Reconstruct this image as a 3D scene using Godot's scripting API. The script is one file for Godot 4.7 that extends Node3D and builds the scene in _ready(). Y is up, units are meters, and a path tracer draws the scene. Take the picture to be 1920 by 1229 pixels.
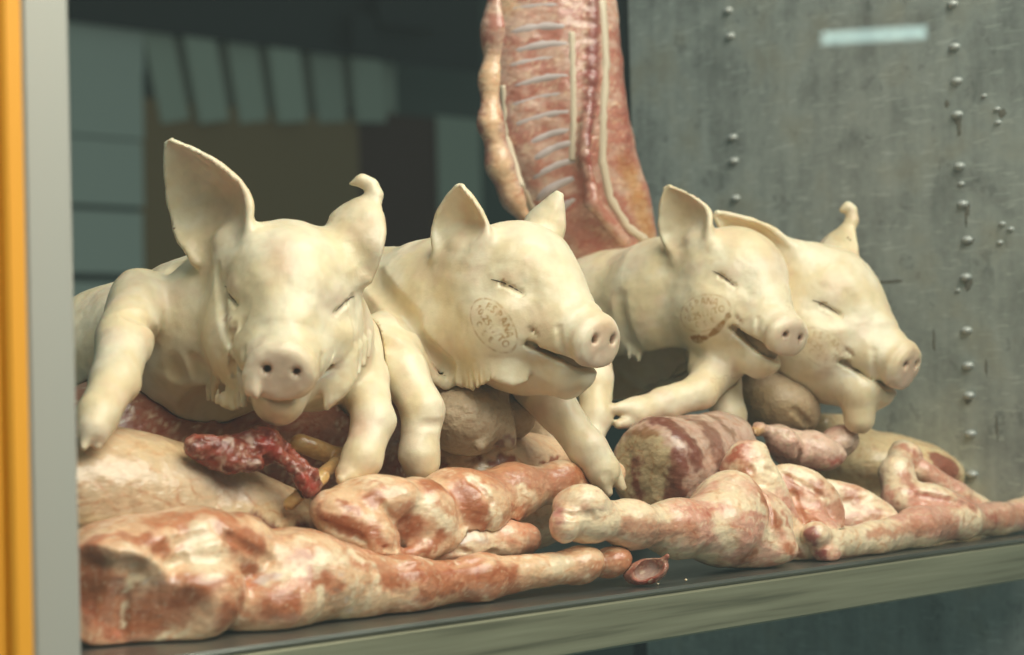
extends Node3D
# A butcher's shop window: four suckling pigs lying on a heap of meat, a half carcass hanging behind them.
# x runs along the window to the right, y is up, z comes out through the glass; the shelf's front edge is y = 0, z = 0.

const FINE := 1.0
const F := 3600.0                 # focal length in pixels of the 1920 x 1229 photograph
const YAW := 43.6
const PITCH := 1.75
const ROLL := 0.028
var eye := Vector3(0.0, 0.2, 1.255)
var cf: Vector3
var cr: Vector3
var cu: Vector3


func ray(px: float, py: float) -> Vector3:
	return cf + cr * ((px - 960.0) / F) - cu * ((py - 614.5) / F)


func W(px: float, py: float, z: float) -> Vector3:      # the point of the plane z = const that a pixel shows
	var r := ray(px, py)
	return eye + r * ((z - eye.z) / r.z)


func S(p: Vector3) -> float:                            # metres for one pixel at that point
	return (p - eye).dot(cf) / F


func cam(r: float, u: float, t: float) -> Vector3:      # a direction: right, up, towards the viewer
	return (cr * r + cu * u - cf * t).normalized()


# ---------------------------------------------------------------- soft bodies
class Field:
	# A soft body as a field of distances: tapered limbs and ellipsoids joined smoothly, hollows, creases, paint.
	var ty := PackedInt32Array()
	var op := PackedInt32Array()
	var a := PackedVector3Array()
	var ba := PackedVector3Array()
	var inv := PackedFloat32Array()
	var ra := PackedFloat32Array()
	var dr := PackedFloat32Array()
	var k := PackedFloat32Array()
	var bs: Array[Basis] = []
	var more := {}
	var lo := Vector3(1e9, 1e9, 1e9)
	var hi := Vector3(-1e9, -1e9, -1e9)
	var cell := 0.003
	var noise := FastNoiseLite.new()
	var lump := 0.0
	var fine := FastNoiseLite.new()
	var fine_amp := 0.0
	var others: Array = []
	var gap := 0.001
	var veins := 0.0
	var blush := 0.0
	var vein_tone := Color(0.80, 0.66, 0.46)
	var floor_y := -10.0
	# paint
	var base_a := Color(0.7, 0.6, 0.4)
	var base_b := Color(0.7, 0.6, 0.4)
	var mottle := FastNoiseLite.new()
	var mottle_lo := -0.2
	var mottle_hi := 0.2
	var grain := Basis.IDENTITY
	var warp := FastNoiseLite.new()
	var warp_amp := 0.006
	var pa := PackedVector3Array()
	var pb := PackedVector3Array()
	var pr := PackedFloat32Array()
	var ps := PackedFloat32Array()
	var pw := PackedFloat32Array()
	var pc := PackedColorArray()
	var uv_on := false
	var uv_t: Transform3D
	var uv_side := Vector3.ZERO
	# result
	var vp := PackedVector3Array()
	var vn := PackedVector3Array()
	var vc := PackedColorArray()
	var vu := PackedVector2Array()
	var ix := PackedInt32Array()
	# bookkeeping
	var called := ""
	var label := ""
	var category := ""
	var group := ""
	var mat: Material
	var node: MeshInstance3D

	func _init(seed_: int) -> void:
		noise.seed = seed_
		noise.frequency = 22.0
		noise.fractal_octaves = 2
		fine.seed = seed_ + 7
		fine.frequency = 90.0
		fine.fractal_octaves = 2
		mottle.seed = seed_ + 3
		mottle.frequency = 30.0
		mottle.fractal_octaves = 3
		warp.seed = seed_ + 11
		warp.frequency = 60.0
		warp.fractal_octaves = 2

	func put(t: int, o: int, p: Vector3, d: Vector3, r0: float, r1: float, kk: float, b: Basis) -> void:
		ty.append(t)
		op.append(o)
		a.append(p)
		ba.append(d)
		inv.append(1.0 / maxf(d.length_squared(), 1e-12))
		ra.append(r0)
		dr.append(r1 - r0)
		k.append(maxf(kk, 1e-4))
		bs.append(b)

	func grow(p: Vector3, r: float) -> void:
		lo = lo.min(p - Vector3.ONE * r)
		hi = hi.max(p + Vector3.ONE * r)

	func cap(p: Vector3, q: Vector3, r0: float, r1: float, kk := 0.012, o := 0) -> void:
		put(0, o, p, q - p, r0, r1, kk, Basis.IDENTITY)
		if o == 0:
			grow(p, r0 + 0.012)
			grow(q, r1 + 0.012)

	func ell(c: Vector3, b: Basis, r: Vector3, kk := 0.012, o := 0) -> void:
		put(1, o, c, r, 0.0, 0.0, kk, b.orthonormalized().transposed())
		if o == 0:
			grow(c, maxf(r.x, maxf(r.y, r.z)) + 0.008)

	func plane(n: Vector3, w: float, kk := 0.002) -> void:     # removes the side n points away from
		put(2, 1, n.normalized(), Vector3.ZERO, w, 0.0, kk, Basis.IDENTITY)

	func crease(p: Vector3, q: Vector3, deep: float, wide: float) -> void:
		put(3, 3, p, q - p, deep, deep, wide, Basis.IDENTITY)

	func sheet(root: Vector3, b: Basis, size: Vector3, roll: float, open: float, pinch: float, skew: float, kk: float) -> void:
		put(4, 0, root, size, roll, open, kk, b.transposed())
		more[ty.size() - 1] = Vector2(pinch, skew)
		grow(root, size.y + 0.02)
		grow(root + b.y * size.x, size.y * 0.6 + 0.01)

	func paint(p: Vector3, q: Vector3, r: float, soft: float, c: Color, w := 1.0) -> void:
		pa.append(p)
		pb.append(q - p)
		pr.append(r)
		ps.append(maxf(soft, 1e-4))
		pc.append(c)
		pw.append(w)

	func one(i: int, p: Vector3) -> float:
		var t := ty[i]
		if t == 1:
			var l := bs[i] * (p - a[i])
			var r := ba[i]
			var g := Vector3(l.x / r.x, l.y / r.y, l.z / r.z)
			var k0 := g.length()
			var k1 := Vector3(g.x / r.x, g.y / r.y, g.z / r.z).length()
			if k1 < 1e-6:
				return -minf(r.x, minf(r.y, r.z))
			return k0 * (k0 - 1.0) / k1
		if t == 2:
			return a[i].dot(p) - ra[i]
		if t == 4:
			var l4 := bs[i] * (p - a[i])
			var z4 := ba[i]
			var m4: Vector2 = more[i]
			var y4 := l4.y + m4.y * l4.x * (1.0 - clampf(l4.y / z4.x, 0.0, 1.0))
			var u4 := clampf(y4 / z4.x, 0.0, 1.0)
			var w4 := z4.y * lerpf(m4.x, 1.0, smoothstep(0.0, 0.4, u4)) * sqrt(maxf(0.0, 1.0 - pow(smoothstep(0.2, 1.02, u4), 1.4))) + 0.0015
			var half4 := (ra[i] + dr[i] * smoothstep(0.0, 0.5, u4)) * 0.5
			var r4 := w4 / half4
			var zz := l4.z - 0.7 * r4
			var th4 := atan2(l4.x, -zz)
			var e4 := 0.0
			if absf(th4) <= half4:
				e4 = absf(sqrt(l4.x * l4.x + zz * zz) - r4)
			else:
				var sx := r4 * sin(half4) * signf(l4.x)
				e4 = Vector2(l4.x - sx, zz + r4 * cos(half4)).length()
			var dy := maxf(0.0, maxf(-y4, y4 - z4.x))
			return (sqrt(e4 * e4 + dy * dy) - z4.z * (1.3 - 0.4 * u4)) * 0.7
		var v := p - a[i]
		var h := clampf(v.dot(ba[i]) * inv[i], 0.0, 1.0)
		if t == 3:
			return (v - ba[i] * h).length()
		return (v - ba[i] * h).length() - ra[i] - dr[i] * h

	func ev(p: Vector3, ids: PackedInt32Array) -> float:
		var d := 1e6
		var q := 0.0
		var h := 0.0
		for i in ids:
			if ty[i] == 0:
				var v := p - a[i]
				var t := ba[i]
				h = v.dot(t) * inv[i]
				if h <= 0.0:
					q = v.length() - ra[i]
				elif h >= 1.0:
					q = (v - t).length() - ra[i] - dr[i]
				else:
					q = (v - t * h).length() - ra[i] - dr[i] * h
			else:
				q = one(i, p)
			var kk := k[i]
			var o := op[i]
			if o == 0:
				h = kk - absf(d - q)
				d = minf(d, q)
				if h > 0.0:
					d -= h * h * 0.25 / kk
			elif o == 1:
				h = kk - absf(d + q)
				d = maxf(d, -q)
				if h > 0.0:
					d += h * h * 0.25 / kk
			else:
				h = q / (kk * 2.0)
				if h < 1.0:
					h = 1.0 - h * h
					d += ra[i] * h * h
		if d < 0.012 and d > -0.012:
			if lump > 0.0:
				d += lump * noise.get_noise_3dv(p)
			if fine_amp > 0.0:
				d += fine_amp * fine.get_noise_3dv(p)
		return d

	func ev2(p: Vector3, ids: PackedInt32Array, near: Array) -> float:
		var d := maxf(ev(p, ids), floor_y - p.y)
		for n in near:
			var f: Field = n[0]
			d = maxf(d, gap - f.ev(p, n[1]))
		return d

	func cull(ids: PackedInt32Array, c: Vector3, R: float) -> PackedInt32Array:
		var q := PackedFloat32Array()
		q.resize(ids.size())
		var m := 1e9
		for j in ids.size():
			var i := ids[j]
			q[j] = one(i, c)
			if op[i] == 0:
				m = minf(m, q[j])
		var out := PackedInt32Array()
		for j in ids.size():
			var i := ids[j]
			var o := op[i]
			if o == 0:
				if q[j] - R * 1.4 <= m + R * 1.4 + k[i]:
					out.append(i)
			elif o == 1:
				if q[j] <= R * 1.3 + k[i]:
					out.append(i)
			elif q[j] <= R * 1.05 + k[i] * 2.0:
				out.append(i)
		return out

	func all() -> PackedInt32Array:
		return PackedInt32Array(range(ty.size()))

	func at(p: Vector3) -> float:
		return ev(p, all())

	func onto(p: Vector3, dir: Vector3, far := 0.3) -> Vector3:   # walk along dir to the surface
		var ids := all()
		var s := 0.0
		var q := p
		for i in 60:
			var d := ev(q, ids)
			if absf(d) < 0.0003 or s > far:
				break
			s += d * 0.8
			q = p + dir * s
		return q

	func run() -> void:
		if not ty.size():
			return
		cell *= FINE
		var base := all()
		var big := 12
		var small := 4
		var lo_ := lo
		var n := ((hi - lo) / (cell * big)).ceil()
		var nx := int(n.x)
		var ny := int(n.y)
		var nz := int(n.z)
		var Rb := cell * big * 0.8661
		var Rs := cell * small * 0.8661
		var slack := lump + fine_amp
		var found := {}
		var edges := PackedInt32Array()
		var val := PackedFloat32Array()
		val.resize(125)
		for bx in nx:
			for by in ny:
				for bz in nz:
					var c0 := lo_ + Vector3(bx + 0.5, by + 0.5, bz + 0.5) * cell * big
					var ids := cull(base, c0, Rb)
					var d0 := ev(c0, ids)
					if d0 > Rb * 1.55 + slack or d0 < -Rb * 2.2 - slack:
						continue
					var near := []
					for o in others:
						var f: Field = o
						if (c0 - f.lo.clamp(c0, c0)).x > 1e8:
							continue
						var cl := c0.clamp(f.lo, f.hi)
						if cl.distance_to(c0) > Rb + 0.01:
							continue
						var oi := f.cull(f.all(), c0, Rb)
						if f.ev(c0, oi) < Rb * 1.5 + 0.01:
							near.append([f, oi])
					for sx in 3:
						for sy in 3:
							for sz in 3:
								var x0 := bx * big + sx * small
								var y0 := by * big + sy * small
								var z0 := bz * big + sz * small
								var c1 := lo_ + Vector3(x0 + 2, y0 + 2, z0 + 2) * cell
								var id1 := cull(ids, c1, Rs)
								var near1 := []
								for o in near:
									var f: Field = o[0]
									var oi: PackedInt32Array = f.cull(o[1], c1, Rs)
									if f.ev(c1, oi) < Rs * 1.6 + 0.006:
										near1.append([f, oi])
								var d1 := ev2(c1, id1, near1)
								if d1 > Rs * 2.0 + slack or d1 < -Rs * 2.6 - slack:
									continue
								if absf(d1) > Rs * 0.7:          # far corners all on one side: no surface in here
									var same := 0
									var least := 1e9
									for c in 8:
										var dc := ev2(lo_ + Vector3(x0 + (c & 1) * 4, y0 + ((c >> 1) & 1) * 4, z0 + (c >> 2) * 4) * cell, id1, near1)
										same += 1 if dc > 0.0 else -1
										least = minf(least, absf(dc))
									if absi(same) == 8 and least > cell * 0.7:
										continue
								block(x0, y0, z0, id1, near1, val, found, edges)
		# cells that a skipped block should have held: add them, and the edges they own
		var full := base
		var e_ := 0
		var lost := 0
		while e_ < edges.size():
			var key_ := edges[e_]
			var ax_ := edges[e_ + 1]
			var du_ := 1 << 10 if ax_ == 0 else (1 << 20 if ax_ == 1 else 1)
			var dv_ := 1 << 20 if ax_ == 0 else (1 if ax_ == 1 else 1 << 10)
			for kk_ in [key_, key_ - du_, key_ - dv_, key_ - du_ - dv_]:
				if not found.has(kk_) and lost < 4000:
					lost += 1
					mend(kk_, full, found, edges)
			e_ += 3
		for e in range(0, edges.size(), 3):
			var key := edges[e]
			var ax := edges[e + 1]
			var du := 1 << 10 if ax == 0 else (1 << 20 if ax == 1 else 1)
			var dv := 1 << 20 if ax == 0 else (1 if ax == 1 else 1 << 10)
			if not (found.has(key) and found.has(key - du) and found.has(key - dv) and found.has(key - du - dv)):
				continue
			var v0: int = found[key]
			var v1: int = found[key - du]
			var v2: int = found[key - du - dv]
			var v3: int = found[key - dv]
			if edges[e + 2] < 0:
				ix.append_array([v0, v1, v2, v0, v2, v3])
			else:
				ix.append_array([v0, v2, v1, v0, v3, v2])
		colour()

	func block(x0: int, y0: int, z0: int, ids: PackedInt32Array, near: Array, val: PackedFloat32Array, found: Dictionary, edges: PackedInt32Array) -> void:
		var neg := 0
		for x in 5:
			for y in 5:
				for z in 5:
					var d := ev2(lo + Vector3(x0 + x, y0 + y, z0 + z) * cell, ids, near)
					val[x * 25 + y * 5 + z] = d
					if d < 0.0:
						neg += 1
		if neg == 0 or neg == 125:
			return
		for x in 4:
			for y in 4:
				for z in 4:
					var b := x * 25 + y * 5 + z
					var m := 0
					var sum := Vector3.ZERO
					var cnt := 0
					for c in 8:
						var cx := c & 1
						var cy := (c >> 1) & 1
						var cz := c >> 2
						var d := val[b + cx * 25 + cy * 5 + cz]
						if d < 0.0:
							m += 1
						# edges from this corner in + directions
						if cx == 0:
							var e := val[b + 25 + cy * 5 + cz]
							if (d < 0.0) != (e < 0.0):
								sum += Vector3(d / (d - e), cy, cz)
								cnt += 1
						if cy == 0:
							var e := val[b + cx * 25 + 5 + cz]
							if (d < 0.0) != (e < 0.0):
								sum += Vector3(cx, d / (d - e), cz)
								cnt += 1
						if cz == 0:
							var e := val[b + cx * 25 + cy * 5 + 1]
							if (d < 0.0) != (e < 0.0):
								sum += Vector3(cx, cy, d / (d - e))
								cnt += 1
					if m == 0 or m == 8:
						continue
					var key := (x0 + x + 1) | ((y0 + y + 1) << 10) | ((z0 + z + 1) << 20)
					var p := lo + (Vector3(x0 + x, y0 + y, z0 + z) + sum / cnt) * cell
					var g := grad(p, ids, near)
					var l := g.length()
					if l > 1e-6:
						var d := ev2(p, ids, near)
						p -= g * (clampf(d / (l * l), -cell * 0.4, cell * 0.4))
						g /= l
					found[key] = vp.size()
					vp.append(p)
					vn.append(g)
					var d000 := val[b]
					for ax in 3:
						var e := val[b + (25 if ax == 0 else (5 if ax == 1 else 1))]
						if (d000 < 0.0) != (e < 0.0):
							edges.append_array([key, ax, 1 if d000 < 0.0 else -1])

	func mend(key: int, ids: PackedInt32Array, found: Dictionary, edges: PackedInt32Array) -> void:
		var c := Vector3((key & 1023) - 1, ((key >> 10) & 1023) - 1, (key >> 20) - 1)
		var near := []
		for o in others:
			near.append([o, (o as Field).all()])
		var p := lo + (c + Vector3.ONE * 0.5) * cell
		var g := Vector3.UP
		for i in 3:
			g = grad(p, ids, near)
			var l := g.length()
			if l > 1e-6:
				p -= g * clampf(ev2(p, ids, near) / (l * l), -cell * 0.5, cell * 0.5)
		p = p.clamp(lo + c * cell, lo + (c + Vector3.ONE) * cell)
		found[key] = vp.size()
		vp.append(p)
		vn.append(g.normalized())
		var d0 := ev2(lo + c * cell, ids, near)
		for ax in 3:
			var e := ev2(lo + (c + [Vector3.RIGHT, Vector3.UP, Vector3.BACK][ax]) * cell, ids, near)
			if (d0 < 0.0) != (e < 0.0):
				edges.append_array([key, ax, 1 if d0 < 0.0 else -1])

	func grad(p: Vector3, ids: PackedInt32Array, near: Array) -> Vector3:
		var h := cell * 0.35
		var e0 := ev2(p + Vector3(h, -h, -h), ids, near)
		var e1 := ev2(p + Vector3(-h, -h, h), ids, near)
		var e2 := ev2(p + Vector3(-h, h, -h), ids, near)
		var e3 := ev2(p + Vector3(h, h, h), ids, near)
		return (Vector3(1, -1, -1) * e0 + Vector3(-1, -1, 1) * e1 + Vector3(-1, 1, -1) * e2 + Vector3(1, 1, 1) * e3) / (4.0 * h)

	func tint(p: Vector3) -> Color:
		var wv := Vector3(warp.get_noise_3d(p.x, p.y, p.z), warp.get_noise_3d(p.y + 3.1, p.z, p.x), warp.get_noise_3d(p.z, p.x + 7.7, p.y))
		var q := p + wv * warp_amp
		var m := mottle.get_noise_3dv(grain * q)
		var c := base_a.lerp(base_b, smoothstep(mottle_lo, mottle_hi, m))
		if blush > 0.0:
			c = c.lerp(Color(0.76, 0.47, 0.36), blush * smoothstep(0.12, 0.55, warp.get_noise_3dv(q * 0.30)))
			c = c.lerp(Color(0.72, 0.68, 0.54), blush * 0.5 * smoothstep(0.15, 0.55, warp.get_noise_3dv(q * 0.42 + Vector3(5, 2, 8))))
			c = c * (1.0 + 0.035 * fine.get_noise_3dv(q * 2.0))
		if veins > 0.0:
			var gq := grain * q
			c = c.lerp(vein_tone, veins * smoothstep(0.07, 0.0, absf(warp.get_noise_3dv(gq * 0.42))))
			var bl := mottle.get_noise_3dv(gq * 2.1 + Vector3(4, 1, 2))
			c = c.lerp(Color(0.52, 0.15, 0.08), veins * 0.5 * smoothstep(0.30, 0.55, bl))
		for i in pa.size():
			var v := q - pa[i]
			var l := pb[i].length_squared()
			var h := clampf(v.dot(pb[i]) / maxf(l, 1e-12), 0.0, 1.0)
			var d := (v - pb[i] * h).length() - pr[i]
			if d < ps[i]:
				c = c.lerp(pc[i], pw[i] * smoothstep(ps[i], -ps[i], d))
		if veins > 0.0:
			var st := fine.get_noise_3dv(grain * q * 1.3)
			c = c * (1.0 + 0.16 * st)
			c = c.lerp(vein_tone, veins * 0.45 * smoothstep(0.05, 0.0, absf(fine.get_noise_3dv(grain * q * 0.5 + Vector3(9, 9, 9)))))
		return c

	func colour() -> void:
		vc.resize(vp.size())
		if uv_on:
			vu.resize(vp.size())
		for i in vp.size():
			vc[i] = tint(vp[i])
			if uv_on:
				var l := uv_t * vp[i]
				vu[i] = Vector2(clampf(0.5 + l.x, 0.0, 1.0), clampf(0.5 - l.y, 0.0, 1.0)) if vn[i].dot(uv_side) > 0.05 else Vector2.ZERO

	func mesh_at(o: Vector3) -> ArrayMesh:
		var q := PackedVector3Array()
		q.resize(vp.size())
		for i in vp.size():
			q[i] = vp[i] - o
		var arr := []
		arr.resize(Mesh.ARRAY_MAX)
		arr[Mesh.ARRAY_VERTEX] = q
		arr[Mesh.ARRAY_NORMAL] = vn
		arr[Mesh.ARRAY_COLOR] = vc
		if uv_on:
			arr[Mesh.ARRAY_TEX_UV2] = vu
			arr[Mesh.ARRAY_TEX_UV] = vu
		arr[Mesh.ARRAY_INDEX] = ix
		var m := ArrayMesh.new()
		m.add_surface_from_arrays(Mesh.PRIMITIVE_TRIANGLES, arr)
		return m


static func smooth_normals(p: PackedVector3Array, i: PackedInt32Array) -> PackedVector3Array:
	var n := PackedVector3Array()
	n.resize(p.size())
	for t in range(0, i.size(), 3):
		var f := (p[i[t + 2]] - p[i[t]]).cross(p[i[t + 1]] - p[i[t]])
		for j in 3:
			n[i[t + j]] += f
	for j in n.size():
		n[j] = n[j].normalized()
	return n


# ---------------------------------------------------------------- small helpers
var jobs: Array[Field] = []
var M := {}
var taken := {}


func numbered(called: String) -> String:
	var n: int = taken.get(called, 0)
	taken[called] = n + 1
	return called if n == 0 else "%s_%03d" % [called, n]


func tag(o: Node, label: String, category: String, group := "", kind := "") -> void:
	if label: o.set_meta("label", label)
	if category: o.set_meta("category", category)
	if group: o.set_meta("group", group)
	if kind: o.set_meta("kind", kind)


func field(called: String, label: String, category: String, mat: Material, seed_: int, group := "") -> Field:
	var f := Field.new(seed_)
	f.called = called
	f.label = label
	f.category = category
	f.group = group
	f.mat = mat
	jobs.append(f)
	return f


func part(called: String, m: Mesh, mat: Material, parent: Node, at := Transform3D()) -> MeshInstance3D:
	var o := MeshInstance3D.new()
	o.name = called if parent != self else numbered(called)
	o.mesh = m
	o.material_override = null
	for s in m.get_surface_count():
		o.set_surface_override_material(s, mat)
	o.transform = at
	parent.add_child(o, true)
	return o


func thing(called: String, at: Vector3) -> Node3D:
	var o := Node3D.new()
	o.name = numbered(called)
	o.position = at
	add_child(o)
	return o


func srgb(r: float, g: float, b: float) -> Color:       # linear base colour -> albedo_color
	return Color(r, g, b).linear_to_srgb()


func noise_tex(freq: float, oct: int, seed_: int, ramp: Array = [], size := 512, normal := false, bump := 4.0, kind := FastNoiseLite.TYPE_SIMPLEX_SMOOTH) -> NoiseTexture2D:
	var n := FastNoiseLite.new()
	n.noise_type = kind
	n.seed = seed_
	n.frequency = freq
	n.fractal_octaves = oct
	var t := NoiseTexture2D.new()
	t.width = size
	t.height = size
	t.seamless = true
	t.noise = n
	t.as_normal_map = normal
	t.bump_strength = bump
	if ramp:
		var g := Gradient.new()
		g.offsets = PackedFloat32Array(ramp.map(func(x): return x[0]))
		g.colors = PackedColorArray(ramp.map(func(x): return x[1]))
		t.color_ramp = g
	return t


func grey(v: float) -> Color:
	return Color(v, v, v)


func plain(c: Color, rough := 0.7, metal := 0.0) -> StandardMaterial3D:
	var m := StandardMaterial3D.new()
	m.albedo_color = c
	m.roughness = rough
	m.metallic = metal
	return m


func flesh(rough: float, mottle: NoiseTexture2D, bump: NoiseTexture2D, tile: float, relief: float, sss: float) -> StandardMaterial3D:
	var m := StandardMaterial3D.new()
	m.vertex_color_use_as_albedo = true
	m.albedo_texture = mottle
	m.uv1_triplanar = true
	m.uv1_world_triplanar = true
	m.uv1_scale = Vector3.ONE * tile
	m.roughness = rough
	m.heightmap_enabled = true
	m.heightmap_texture = bump
	m.heightmap_scale = relief
	if sss > 0.0:
		m.subsurf_scatter_enabled = true
		m.subsurf_scatter_strength = sss
	return m


func box_mesh(size: Vector3, r := 0.004) -> ArrayMesh:   # a box with rounded edges
	var st := SurfaceTool.new()
	st.begin(Mesh.PRIMITIVE_TRIANGLES)
	var h := size / 2.0
	var i := h - Vector3.ONE * r
	var pts := []
	# chamfered box: 24 points, 3 for each corner
	for c in 8:
		var s := Vector3(1 if c & 1 else -1, 1 if c & 2 else -1, 1 if c & 4 else -1)
		pts.append([Vector3(h.x, i.y, i.z) * s, Vector3(i.x, h.y, i.z) * s, Vector3(i.x, i.y, h.z) * s])
	var face := func(q: Array) -> void:
		var c: Vector3 = (q[0] + q[1] + q[2]) / 3.0
		var n: Vector3 = (q[2] - q[0]).cross(q[1] - q[0])
		if n.dot(c) < 0.0:
			q.reverse()
			n = -n
		n = n.normalized()
		for t in range(1, q.size() - 1):
			for v in [q[0], q[t], q[t + 1]]:
				st.set_normal(n)
				st.set_uv(Vector2(v.x + v.z, v.y))
				st.add_vertex(v)
	for ax in 3:
		for s in 2:
			var b := [1, 2, 4][ax] as int
			var u := [2, 4, 1][ax] as int
			var w := [4, 1, 2][ax] as int
			var o := b * s
			face.call([pts[o][ax], pts[o | u][ax], pts[o | u | w][ax], pts[o | w][ax]])
			# edges along ax
			for t in 2:
				var e0 := u * s + w * t
				var a1 := [1, 2, 0][ax] as int
				var a2 := [2, 0, 1][ax] as int
				face.call([pts[e0][a1], pts[e0 | b][a1], pts[e0 | b][a2], pts[e0][a2]])
	for c in 8:
		face.call([pts[c][0], pts[c][1], pts[c][2]])
	return st.commit()


func tube_mesh(p: PackedVector3Array, r: PackedFloat32Array, sides := 10) -> ArrayMesh:
	var vp := PackedVector3Array()
	var ix := PackedInt32Array()
	var up := Vector3(0.3, 0.9, 0.2).normalized()
	for i in p.size():
		var d := (p[mini(i + 1, p.size() - 1)] - p[maxi(i - 1, 0)]).normalized()
		var u := d.cross(up).normalized()
		var v := d.cross(u)
		for s in sides:
			var t := TAU * s / sides
			vp.append(p[i] + (u * cos(t) + v * sin(t)) * r[i])
	for i in p.size() - 1:
		for s in sides:
			var q := (s + 1) % sides
			ix.append_array([i * sides + s, (i + 1) * sides + s, i * sides + q, i * sides + q, (i + 1) * sides + s, (i + 1) * sides + q])
	var c0 := vp.size()
	vp.append(p[0])
	vp.append(p[p.size() - 1])
	for s in sides:
		var q := (s + 1) % sides
		ix.append_array([c0, s, q, c0 + 1, (p.size() - 1) * sides + q, (p.size() - 1) * sides + s])
	return raw_mesh(vp, ix)


func raw_mesh(vp: PackedVector3Array, ix: PackedInt32Array) -> ArrayMesh:
	var arr := []
	arr.resize(Mesh.ARRAY_MAX)
	arr[Mesh.ARRAY_VERTEX] = vp
	arr[Mesh.ARRAY_NORMAL] = smooth_normals(vp, ix)
	arr[Mesh.ARRAY_INDEX] = ix
	var m := ArrayMesh.new()
	m.add_surface_from_arrays(Mesh.PRIMITIVE_TRIANGLES, arr)
	return m


# An ear: a soft sheet rolled to a tube at its root and opening towards the tip; n is where the hollow side faces.
func ear(f: Field, root: Vector3, tip: Vector3, n: Vector3, wide: float, o: Dictionary) -> void:
	var L := root.distance_to(tip)
	var d := (tip - root) / L
	n = (n - d * n.dot(d)).normalized()
	f.sheet(root, Basis(d.cross(n), d, n), Vector3(L, wide, o.get("thick", 0.0035)), o.get("roll", 3.0), o.get("open", 1.1), o.get("pinch", 0.7), o.get("skew", 0.0), o.get("blend", 0.014))
	var hook: Array = o.get("hook", [])            # the tip rolled over: [px, py, radius in pixels] on the ear's own depth
	var deep := (tip - eye).dot(cf)
	for i in hook.size() - 1:
		var p := eye + ray(hook[i][0], hook[i][1]) * deep
		var q := eye + ray(hook[i + 1][0], hook[i + 1][1]) * deep
		f.cap(p, q, hook[i][2] * S(p), hook[i + 1][2] * S(q), 0.010)
	var c: Color = o.get("tint", Color(0.66, 0.42, 0.24))
	for iu in range(1, 6):
		var q := root + d * L * iu / 7.0 + n * 0.006
		f.paint(q, q, wide * 0.35, wide * 0.5, c, o.get("inside", 0.25) * 0.7)


# A hanging edge of skin: columns [px, y of its top on the body, y of its lower edge]
func flap(f: Field, cols: Array, thick := 0.0034) -> void:
	var prev := []
	for i in cols.size() - 1:
		var steps := maxi(1, int(absf(cols[i + 1][0] - cols[i][0]) / 8.0))
		for t in steps + (1 if i == cols.size() - 2 else 0):
			var u := float(t) / steps
			prev.append([lerpf(cols[i][0], cols[i + 1][0], u), lerpf(cols[i][1], cols[i + 1][1], u), lerpf(cols[i][2], cols[i + 1][2], u)])
	var segs := []
	for c in prev:
		var p := hit(f, c[0], c[1])
		if p.distance_to(eye) > 2.9:
			continue
		var q := eye + ray(c[0], c[2]) * (p - eye).dot(cf)
		segs.append([p - (eye - p).normalized() * 0.004, q])
	for sg in segs:
		f.cap(sg[0], sg[1], thick * 1.3, thick * 0.8, 0.006)


# ---------------------------------------------------------------- pigs
const CREAM_A := Color(0.80, 0.66, 0.415)
const CREAM_B := Color(0.86, 0.765, 0.56)
const PINK := Color(0.72, 0.40, 0.29)


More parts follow.
